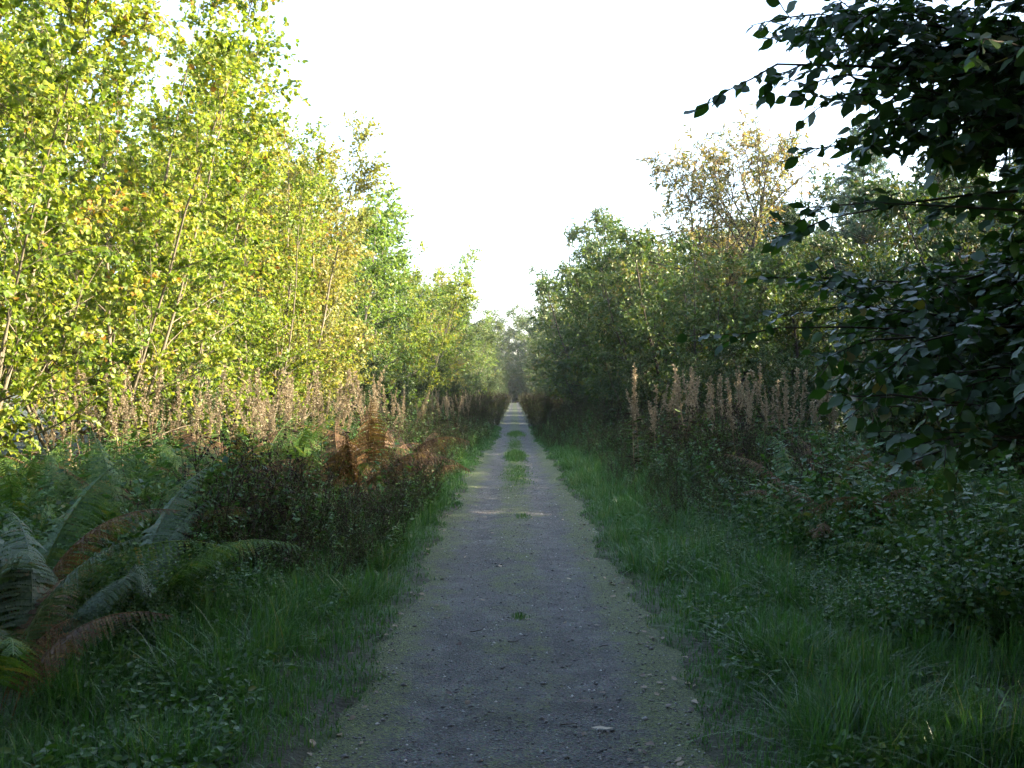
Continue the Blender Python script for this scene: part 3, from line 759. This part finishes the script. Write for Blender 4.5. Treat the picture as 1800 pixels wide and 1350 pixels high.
for k, (px, py, d, pal) in enumerate([(455, 765, 12.5, [B, B, G]), (540, 760, 13.2, [G, G, G]), (585, 775, 13.4, [G, G, B]), (500, 770, 13.8, [G, G]), (400, 770, 13.0, [B, G])]):
    p = at(px, py, d); bracken(p[0], d, 1.4, 6, pal, 'sunlit yellow green bracken at the edge of the light on the left bank', 'bracken catching the sun on the left bank')
for k, (px, d, lab) in enumerate([(612, 13.0, 'upright rusty brown bracken frond cluster glowing in the sun, leftmost of three'), (648, 13.6, 'rusty curled bracken in the sun, middle of three'), (680, 14.4, 'rusty curled bracken in the sun, rightmost of three'), (733, 15.0, 'small orange brown bracken nearest the path, catching the sun')]):
    bracken(at(px, 780, d)[0], d, 1.5 if k < 3 else 1.25, 5, [B], lab, 'rusty bracken on the left bank')
for k in range(16):
    y = rb.uniform(8.5, 15); px = rb.uniform(1390, 1700)
    bracken(at(px, 0, y)[0], y, rb.uniform(.95, 1.25), 6, [B, B, G] if px < 1620 else [G, G, B], 'brown and green bracken in the shade below the buff seed stalks, right side', 'bracken on the right bank')
for k in range(9):
    y = rb.uniform(7.0, 10.5); x = rb.uniform(.42, .55) * y
    bracken(x, y, rb.uniform(.85, 1.15), 6, [G], 'dark bracken in deep shade at the right edge under the beech', 'dark bracken under the beech')

# ------------------------------------------------------------------ dried willowherb
def willow_variant(seed):
    rng = np.random.default_rng(seed)
    st, hd, lf = Acc(), Acc(), Acc()
    P = wander(rng, np.array([[0, 0, -.05]]), np.array([[rng.normal(0, .05), rng.normal(0, .05), 1.0]]), np.array([1.0]), 8, .025)
    tubes(st, P, np.linspace(.0035, .001, 9)[None], 4, .5)
    i, t, p, d = spawn(rng, P, 60, .58, 1.0, .25, .65)
    L = .060 * (1.15 - .85 * (t - .58) / .42) * rng.uniform(.6, 1.2, len(t))
    Q = wander(rng, p, d, L, 3, .2, (0, 0, .12))
    tubes(hd, Q, np.full((len(Q), 4), .0012), 3, rng.uniform(.1, .6, len(Q)))
    i2, t2, p2, d2 = spawn(rng, Q, 4, .2, 1., .3, 1.1)
    place(hd, LEAF_SMALL, p2, nrm(d2 + rng.normal(0, .4, d2.shape)), rng.normal(0, 1, d2.shape), rng.uniform(.007, .020, len(p2)), rng.uniform(.3, 1, len(p2)))
    i, t, p, d = spawn(rng, P, 26, .12, .6, .7, 1.4)
    place(lf, LEAF_LANCE, p, nrm(d + np.array([0, 0, -.5])), rng.normal(0, 1, d.shape), rng.uniform(.04, .075, len(p)), rng.uniform(0, 1, len(p)))
    return st.mesh('stem', M['dry_stem']), hd.mesh('seed_head', M['fluff']), lf.mesh('leaf_spray', M['weed_brown'])
wv = [willow_variant(s) for s in range(100, 106)]
def willowherb(x, y, h, label, group, lean=.15):
    t = thing('willowherb', (x, y, float(ground_z(x, y))), label, 'wildflower', group, random.uniform(0, 6.28), (h * 1.25, h * 1.25, h))
    t.rotation_euler = (random.gauss(0, lean), random.gauss(0, lean), t.rotation_euler[2])
    v = random.choice(wv)
    for nm, me in zip(('stem', 'seed_head', 'leaf_spray'), v):
        o = link(nm, me, t)
        if nm != 'stem': o['kind'] = 'stuff'
for k in range(150):
    y = rb.uniform(12.2, 30) if k % 3 else rb.uniform(12, 18)
    px = rb.uniform(0, 520) if y < 16 else rb.uniform(440, 740)
    x = at(px, 0, y)[0]
    x = max(x, -6.6); 
    if x > -2.3: x = -rb.uniform(2.3, 4.5)
    willowherb(x, y, rb.uniform(1.15, 2.1), 'dried buff willowherb stalk in the sunlit band left of the path', 'sunlit willowherb on the left')
for k in range(50):
    y = rb.uniform(26, 62); x = -rb.uniform(1.6, 3.2)
    willowherb(x, y, rb.uniform(1.3, 1.75), 'dried pinkish willowherb stalk massed along the far left of the path', 'far willowherb on the left')
for k in range(110):
    px = 1115 + 520 * rb.random() ** 1.1; y = rb.uniform(13.0 if px > 1300 else 16.5, 24)
    willowherb(at(px, 0, y)[0], y, rb.uniform(1.2, 2.15), 'dried buff willowherb stalk in the shade right of the path', 'shaded willowherb on the right', .16)

# ------------------------------------------------------------------ undergrowth (nobody could count it)
def dead_weed(seed, H=.85):
    rng = np.random.default_rng(seed); a = Acc()
    P = wander(rng, np.zeros((3, 3)), np.array([[.2, .1, 1], [-.2, .15, 1], [.02, -.25, 1]]) + rng.normal(0, .1, (3, 3)), np.array([H, H * .9, H * .8]), 4, .08, (0, 0, .05))
    tubes(a, P, np.linspace(.004, .0015, 5)[None].repeat(3, 0), 3, .3)
    i, t, p, d = spawn(rng, P, 9, .3, 1., .4, .9)
    Q = wander(rng, p, d, rng.uniform(.12, .3, len(p)), 2, .1, (0, 0, .15))
    tubes(a, Q, np.full((len(Q), 3), .0016), 3, .3)
    i2 = np.repeat(np.arange(len(Q)), 4); hp, ht = sample_line(Q, i2, rng.uniform(.35, 1, len(i2)))
    OCT = (np.array([[.5, 0, 0], [0, .5, 0], [-.5, 0, 0], [0, -.5, 0], [0, 0, .8], [0, 0, -.6]]), np.array([[0, 1, 4], [1, 2, 4], [2, 3, 4], [3, 0, 4], [1, 0, 5], [2, 1, 5], [3, 2, 5], [0, 3, 5]]))
    place(a, OCT, hp, ht, rng.normal(0, 1, ht.shape), rng.uniform(.009, .018, len(hp)), rng.uniform(0, .5, len(hp)))
    i, t, p, d = spawn(rng, P, 16, .05, .9, .6, 1.3)
    place(a, LEAF_OVAL, p, nrm(d + np.array([0, 0, -.2])), nrm(rng.normal(0, .5, d.shape) + [0, 0, .7]), rng.uniform(.03, .06, len(p)), rng.uniform(.6, 1, len(p)))
    i, t, p, d = spawn(rng, Q, 3, .1, .9, .6, 1.3)
    place(a, LEAF_SMALL, p, d, nrm(rng.normal(0, .5, d.shape) + [0, 0, .7]), rng.uniform(.02, .04, len(p)), rng.uniform(.3, 1, len(p)))
    return a

def green_weed(seed, H=.7, lf=.075):
    rng = np.random.default_rng(seed); a = Acc()
    n = 4
    P = wander(rng, rng.normal(0, .05, (n, 3)) * [1, 1, 0], rng.normal(0, .28, (n, 3)) + [0, 0, 1], H * rng.uniform(.6, 1.05, n), 5, .07, (0, 0, .03))
    tubes(a, P, np.linspace(.004, .0015, 6)[None].repeat(n, 0), 3, .5)
    i, t, p, d = spawn(rng, P, 22, .15, 1., .8, 1.5)
    place(a, LEAF_SMALL, p, nrm(d + np.array([0, 0, -.25])), nrm(rng.normal(0, .4, d.shape) + [0, 0, .8]), lf * rng.uniform(.5, 1.2, len(p)) * (1.2 - .6 * t), np.clip(rng.normal(.5, .22, len(p)), 0, 1))
    return a

def blades(acc, rng, pos, L, w, lean, tint):
    n = len(pos)
    az = rng.uniform(0, 6.283, n); ln = np.abs(rng.normal(0, lean, n))
    side = np.stack([-np.sin(az), np.cos(az), np.zeros(n)], -1); out = np.stack([np.cos(az), np.sin(az), np.zeros(n)], -1)
    up = np.array([0, 0, 1.0])
    def pt(t, k):
        return pos + (up * (L * t * (1 - .35 * ln * t * 1.2).clip(.15, 1))[:, None] + out * (L * ln * t ** 1.6)[:, None])
    p0, p1, p2, p3 = pos, pt(.4, 0), pt(.75, 0), pt(1., 0)
    w = w[:, None]
    V = np.stack([p0 - side * w * .5, p0 + side * w * .5, p1 - side * w * .5, p1 + side * w * .5, p2 - side * w * .32, p2 + side * w * .32, p3], 1)
    b = np.arange(n)[:, None] * 7
    acc.v.append(V.reshape(-1, 3))
    base = acc.n; acc.n += n * 7
    acc.f[4].append(np.concatenate([b + [0, 1, 3, 2], b + [2, 3, 5, 4]]) + base); acc.t[4].append(np.tile(tint, 2))
    acc.f[3].append(b + [4, 5, 6] + base); acc.t[3].append(tint)

def tall_grass(seed, H=.55, n=34):
    rng = np.random.default_rng(seed); a = Acc()
    pos = np.concatenate([rng.normal(0, .07, (n, 2)), np.full((n, 1), -.02)], 1)
    blades(a, rng, pos, H * rng.uniform(.5, 1.1, n), rng.uniform(.004, .008, n), .75, np.clip(rng.normal(.5, .22, n), 0, 1))
    return a

deads = [dead_weed(s) for s in range(200, 208)]
greens = [green_weed(s) for s in range(210, 218)]
grasses = [tall_grass(s) for s in range(220, 225)]

def variants(kinds, mat, name):
    c = bpy.data.collections.new(name)
    for k, a in enumerate(kinds):
        b = Acc(); b.merge(a, 0, 1, (0, 0, 0), -.2 + .4 * k / (len(kinds) - 1))
        c.objects.link(bpy.data.objects.new(name, b.mesh(name, M[mat])))
    return c

def strew(name, coll, pts, sizes, mat, label, cat):
    P = np.array([(x, y, float(ground_z(x, y)) - .02) for x, y in pts]); n = len(P)
    me = bpy.data.meshes.new(name)
    me.vertices.add(n); me.vertices.foreach_set('co', P.astype(np.float32).ravel())
    r = np.random.default_rng(n)
    rot = np.stack([r.normal(0, .10, n), r.normal(0, .10, n), r.uniform(0, 6.283, n)], -1)
    for nm, ty, dat, fld in (('turn', 'FLOAT_VECTOR', rot.ravel(), 'vector'), ('size', 'FLOAT', np.array(sizes), 'value'), ('pick', 'INT', r.integers(0, 99, n), 'value')):
        q = me.attributes.new(nm, ty, 'POINT'); q.data.foreach_set(fld, dat.astype(np.int32 if ty == 'INT' else np.float32))
    me.materials.append(M[mat])
    o = link(name, me)
    ng = bpy.data.node_groups.new(name, 'GeometryNodeTree')
    ng.interface.new_socket('Geometry', in_out='INPUT', socket_type='NodeSocketGeometry')
    ng.interface.new_socket('Geometry', in_out='OUTPUT', socket_type='NodeSocketGeometry')
    N = ng.nodes; gi = N.new('NodeGroupInput'); go = N.new('NodeGroupOutput')
    ip = N.new('GeometryNodeInstanceOnPoints'); ci = N.new('GeometryNodeCollectionInfo')
    ci.inputs['Collection'].default_value = coll; ci.inputs['Separate Children'].default_value = True; ci.inputs['Reset Children'].default_value = True
    ip.inputs['Pick Instance'].default_value = True
    def attr(nm, ty):
        q = N.new('GeometryNodeInputNamedAttribute'); q.data_type = ty; q.inputs['Name'].default_value = nm; return q.outputs['Attribute']
    e2r = N.new('FunctionNodeEulerToRotation')
    ng.links.new(gi.outputs[0], ip.inputs['Points']); ng.links.new(ci.outputs[0], ip.inputs['Instance'])
    ng.links.new(attr('pick', 'INT'), ip.inputs['Instance Index'])
    ng.links.new(attr('turn', 'FLOAT_VECTOR'), e2r.inputs[0]); ng.links.new(e2r.outputs[0], ip.inputs['Rotation'])
    ng.links.new(attr('size', 'FLOAT'), ip.inputs['Scale']); ng.links.new(ip.outputs[0], go.inputs[0])
    md = o.modifiers.new('plants', 'NODES'); md.node_group = ng
    return tag(o, label, cat, kind='stuff')
deads = variants(deads, 'weed_brown', 'seeding_weed'); greens = variants(greens, 'weed_green', 'leafy_weed'); grasses = variants(grasses, 'grass', 'grass_clump')

def inner_edge(side, y):
    """how far from the middle of the path the tall weeds begin"""
    if side < 0:
        return (1.10 - .30 * float(smooth(24, 36, y))) + .75 * float(1 - smooth(5.5, 9.0, y)) + .06 * math.sin(y * 1.3)
    return .72 + .84 * float(1 - smooth(21, 31, y)) + .30 * float(1 - smooth(5.5, 9, y)) + .10 * math.sin(y * 1.1)

def bank_points(n, side, y0, y1, depth, seed, ypow=1.6, keep=None):
    r = random.Random(seed); out = []
    while len(out) < n:
        y = y0 + (y1 - y0) * r.random() ** ypow
        e = inner_edge(side, y); x = side * (e + depth * r.random() ** 1.2 * (.7 + .02 * y))
        if abs(x) > y * .60 + .8: continue
        if keep and not keep(x, y): continue
        if side < 0 and 10.8 < y < 15.2 and -3.2 < x < -1.35 - .05 * (y - 11) and r.random() < .75: continue
        out.append((x, y))
    return out
def sized(pts, lo, hi, side):
    out = []
    for x, y in pts:
        e = abs(x) - inner_edge(side, y)
        out.append(random.uniform(lo, hi) * ((.38 if side > 0 or y < 8 else .60) + (.62 if side > 0 or y < 8 else .40) * float(smooth(0, 1.5, e))) * (1 + .38 * float(noise2(x, y, 1.5, 4.))))
    return out
for side, nm in ((-1, 'left'), (1, 'right')):
    pts = bank_points(680 if side < 0 else 950, side, 7.5 if side < 0 else 10.5, 60, 1.7 if side < 0 else 2.2, 31 + side, 1.7 if side < 0 else 1.2, (lambda x, y: x > -3.6 or y > 14) if side < 0 else (lambda x, y: x < 3.6 or random.random() < .3))
    strew('undergrowth', deads, pts, sized(pts, .55, 1.3, side), 'weed_brown', f'dark brownish seeding weeds along the {nm} side of the path', 'undergrowth')
    pts = bank_points(2300, side, 5.6, 40, 5.0, 41 + side, 1.8)
    strew('undergrowth', greens, pts, sized(pts, .55, 1.45, side), 'weed_green', f'leafy dark green weeds filling the {nm} bank', 'undergrowth')
    pts = bank_points(1000, side, 5.0, 34, 4.0, 51 + side, 1.8)
    strew('long_grass', grasses, pts, sized(pts, .7, 1.3, side), 'grass', f'long tangled grass among the weeds on the {nm} bank', 'grass')

for side, nm in ((-1, 'left'), (1, 'right')):
    r = random.Random(side + 5); pts = []
    for k in range(650):
        y = 45 + 75 * r.random(); pts.append((side * (.75 + 2.8 * r.random()), y))
    strew('undergrowth', deads, pts, [r.uniform(1.1, 1.7) for _ in pts], 'weed_brown', f'far brownish weeds crowding the distant path on the {nm}', 'undergrowth')

for side, nm in ((-1, 'left'), (1, 'right')):
    r = random.Random(side + 15); pts = []; sz = []
    for k in range(900):
        y = 3.9 + 17 * r.random() ** 1.5; e = inner_edge(side, y) + .45 - 1.0 * r.random() ** 1.3
        if e < .95 or float(noise2(e * side, y, 2.2, 9.)) < -.15: continue
        pts.append((side * e, y)); sz.append(r.uniform(.3, .85))
    strew('long_grass', grasses, pts, sz, 'grass', f'ragged tufts of longer grass in the {nm} verge', 'grass')

# short verge grass
def verge(side, seed):
    rng = np.random.default_rng(seed); acc = Acc()
    N = 80000
    y = 2.6 + 42 * rng.random(N) ** 2.0
    hw = path_half(y, side)
    wide = np.where(y < 9, 1.5, 1.0)
    u = rng.random(N) ** 1.25
    x = path_mid(y) + side * (hw - .09 - .05 * noise2(y, y * 0, 4., side) + u * wide)
    dens = .55 + .45 * noise2(x, y, 2.4, 7.0 + side) + smooth(.05, .3, np.abs(x - path_mid(y)) - hw) * .5
    k = rng.random(N) < np.clip(dens, .05, 1)
    x, y = x[k], y[k]; n = len(x)
    e = np.abs(x - path_mid(y)) - path_half(y, side)
    L = (.035 + .11 * smooth(.0, .7, e)) * rng.uniform(.5, 1.4, n) * (1 + .45 * noise2(x, y, 1.8, 2.) + .35 * noise2(x, y, 5.5, 4.)).clip(.3, 2)
    z = ground_z(x, y) - .004
    blades(acc, rng, np.stack([x, y, z], -1), L, rng.uniform(.0028, .0055, n) * (1 + y / 25), .65, np.clip(.48 + .18 * noise2(x, y, 3., 1.) + rng.normal(0, .16, n), 0, 1))
    o = link('verge_grass', acc.mesh('verge_grass', M['grass']))
    tag(o, f"short bright green grass along the path's {'left' if side < 0 else 'right'} edge", 'grass', kind='stuff')
verge(-1, 61); verge(1, 62)

def herb_patch(side, seed, n):
    rng = np.random.default_rng(seed); acc = Acc()
    y = 3.6 + 8 * rng.random(n) ** 1.3; x = side * (1.15 + rng.random(n) * 1.1)
    h = rng.uniform(.03, .14, n); p = np.stack([x, y, ground_z(x, y) + h], -1)
    k = noise2(x, y, 2.6, 11.) > -.1; p = p[k]
    place(acc, LEAF_OVAL, p, rng.normal(0, 1, p.shape) * [1, 1, .3], nrm(rng.normal(0, .45, p.shape) + [0, 0, .8]), rng.uniform(.025, .055, len(p)), np.clip(rng.normal(.45, .2, len(p)), 0, 1))
    o = link('ground_cover', acc.mesh('ground_cover', M['weed_green']))
    tag(o, f"low leafy herbs mixed into the {'left' if side < 0 else 'right'} foreground verge", 'ground cover', kind='stuff')
herb_patch(-1, 71, 9000); herb_patch(1, 72, 7000)

# grass tufts growing on the path itself
def tuft(x0, y0, rx, ry, n, h, label):
    rng = np.random.default_rng(int(y0 * 100)); acc = Acc()
    x, y = rng.normal(0, .45, n) * rx, rng.normal(0, .5, n) * ry
    r = np.hypot(x / rx, y / ry).clip(0, 1.6)
    kp = noise2(x + x0, y + y0, 5., y0) + .5 > r * .55 - .25; x, y, r = x[kp], y[kp], r[kp]; n = len(x)
    z = path_z(x + x0, y + y0) - .003
    blades(acc, rng, np.stack([x, y, z], -1), h * (1.1 - .55 * r) * rng.uniform(.5, 1.2, n), rng.uniform(.004, .008, n), .5, np.clip(rng.normal(.6, .15, n), 0, 1))
    t = thing('grass_tuft', (x0, y0, 0), label, 'grass', 'grass tufts on the path')
    b = link('blade_clump', acc.mesh('blade_clump', M['grass']), t); b['kind'] = 'stuff'
tuft(.02, 24.0, .30, 2.0, 2600, .17, 'largest green grass tuft in the middle of the path')
tuft(.05, 18.9, .36, 3.4, 2800, .05, 'thin low grass strip on the path just before the large tuft')
tuft(.0, 29.5, .30, 4.2, 1500, .06, 'thin low grass strip on the path beyond the large tuft')
tuft(.03, 36.5, .40, 2.5, 1800, .16, 'farther green grass tuft in the middle of the path')
tuft(.04, 6.9, .07, .09, 60, .05, 'small lone grass tuft on the path in the foreground')
tuft(.10, 12.4, .14, .4, 160, .05, 'thin grass sprigs on the path between the small tuft and the strip')

# gravel lying on the path
def gravel():
    rng = np.random.default_rng(90); acc = Acc(); n = 13000
    y = 3.4 + 13 * rng.random(n) ** 1.6; x = rng.uniform(-.92, .92, n)
    s = .003 + .007 * rng.random(n) ** 3 + .009 * (rng.random(n) > .985)
    ST = (np.array([[.6, .1, 0], [.1, .5, .05], [-.6, .05, 0], [0, -.5, 0], [.05, 0, .38], [0, 0, -.3]]), np.array([[0, 1, 4], [1, 2, 4], [2, 3, 4], [3, 0, 4], [1, 0, 5], [2, 1, 5], [3, 2, 5], [0, 3, 5]]))
    az = rng.uniform(0, 6.28, n)
    place(acc, ST, np.stack([x, y, path_z(x, y) + s * .1], -1), np.stack([np.cos(az), np.sin(az), np.zeros(n)], -1), np.broadcast_to([0, 0, 1.], (n, 3)), s * 2, np.where(rng.random(n) > .93, rng.uniform(.9, 1, n), rng.uniform(0, .8, n)))
    o = link('gravel', acc.mesh('gravel', stone_material()))
    tag(o, 'scattered small stones and pale chips on the path surface', 'gravel', kind='stuff')
gravel()

# fallen leaves and sticks
def litter_mesh(seed, tint, tm):
    V, F = tm; a = Acc(); a.add(V, F, tint); return a.mesh('leaf_blade', M['litter'], True)
lits = [litter_mesh(k, t, beech_tmpl(c, k)) for k, (t, c) in enumerate([(.05, .35), (.3, .2), (.5, .3), (.65, .1), (.8, .25), (.95, .2)])]
def fallen(x, y, s, me, label, group):
    z = float(max(path_z(x, y), ground_z(x, y))) + .006
    o = link('fallen_leaf', me, None, (x, y, z + s * .12), random.uniform(0, 6.28), s)
    o.rotation_euler = (random.uniform(-.25, .35), random.uniform(-.3, .3), random.uniform(0, 6.28))
    tag(o, label, 'leaf', group)
for k in range(170):
    y = 3.6 + 13 * random.random() ** 1.5; sd = random.choice((-1, 1, 1))
    x = sd * (float(path_half(y, sd)) + random.gauss(-.02, .09))
    fallen(x, y, random.uniform(.02, .055), random.choice(lits[:5]), f"small withered leaf lying along the path's {'left' if sd < 0 else 'right'} edge", f"fallen leaves along the {'left' if sd < 0 else 'right'} edge")
for k in range(45):
    y = 3.6 + 11 * random.random() ** 1.3; x = random.uniform(-.75, .75)
    fallen(x, y, random.uniform(.025, .05), random.choice(lits), 'tiny dry leaf scrap lying out on the grey path', 'leaf scraps on the path')
def flat_leaf(px, py, s, rot, tm, tint, label):
    d = CAM_H * FPX / (py - 690.0); p = at(px, py, d)
    a = Acc(); a.add(tm[0], tm[1], tint)
    o = link('fallen_leaf', a.mesh('fallen_leaf', M['litter'], True), None, (p[0], d, float(path_z(p[0], d)) + .012), rot, s)
    tag(o, label, 'leaf')
lance = beech_tmpl(.05, 1); lance[0][:, 0] *= .55; lance[0][:, 2] *= .3
flat_leaf(1038, 1280, .105, -1.62, lance, .9, 'large pale lance-shaped leaf lying on the path in the foreground')
flat_leaf(790, 1085, .06, 1.2, beech_tmpl(.4, 2), .02, 'curled dark red brown leaf on the left half of the path')
def stick(px, py, L, rot, label):
    rng = np.random.default_rng(int(px)); d = CAM_H * FPX / (py - 690.0); p = at(px, py, d)
    a = Acc(); P = wander(rng, np.array([[-L / 2, 0, 0]]), np.array([[1., 0, 0]]), np.array([L]), 6, .3); P[:, :, 2] = np.abs(P[:, :, 2]) * .2
    tubes(a, P, np.linspace(.0035, .0015, 7)[None], 6)
    o = link('twig', a.mesh('twig', M['bark_dark'], True), None, (p[0], d, float(path_z(p[0], d)) + .006), rot)
    tag(o, label, 'twig')
stick(845, 1107, .15, .5, 'thin dark twig lying across the path left of the lone tuft')
stick(1000, 1275, .09, .3, 'short dark twig beside the large pale leaf')
stick(905, 1135, .11, -.7, 'thin twig on the path just nearer than the lone tuft')
stick(1060, 1130, .12, 1.1, 'thin twig near the right edge of the path')
# pale dead grass stalk in the left verge
def stalk():
    rng = np.random.default_rng(3); a = Acc()
    A, Bp = at(372, 1137, 5.9), at(560, 1118, 6.0)
    P = np.linspace(A, Bp, 9)[None]; P[0, :, 2] += .03 * np.sin(np.linspace(0, 3.1, 9))
    o_ = A.copy(); P = P - o_
    tubes(a, P, np.linspace(.0032, .0015, 9)[None], 5, .9)
    o = link('dead_stalk', a.mesh('dead_stalk', M['dry_stem']), None, tuple(o_))
    tag(o, 'long pale dead stalk leaning across the left foreground weeds', 'stalk')
stalk()

# ------------------------------------------------------------------ morning haze in the air along the ride
def haze():
    a = Acc(); x0, x1, y0, y1, z0, z1 = -60, 60, -40, 230, -2.0, 24.0
    V = [[x, y, z] for x in (x0, x1) for y in (y0, y1) for z in (z0, z1)]
    a.add(V, [[0, 1, 3, 2], [4, 6, 7, 5], [0, 4, 5, 1], [2, 3, 7, 6], [0, 2, 6, 4], [1, 5, 7, 3]])
    m, nt, out = new_mat('haze')
    v = nt.nodes.new('ShaderNodeVolumePrincipled'); v.inputs['Color'].default_value = (.92, .95, 1, 1)
    v.inputs['Density'].default_value = .0003; v.inputs['Anisotropy'].default_value = .3
    nt.links.new(v.outputs[0], out.inputs['Volume'])
    o = link('haze', a.mesh('haze', m)); tag(o, 'thin pale haze in the air over the whole path', 'haze', kind='stuff')
haze()

if 0:
    print('TRIS', sum(sum(len(p.vertices) - 2 for p in m.polygons) for m in bpy.data.meshes))
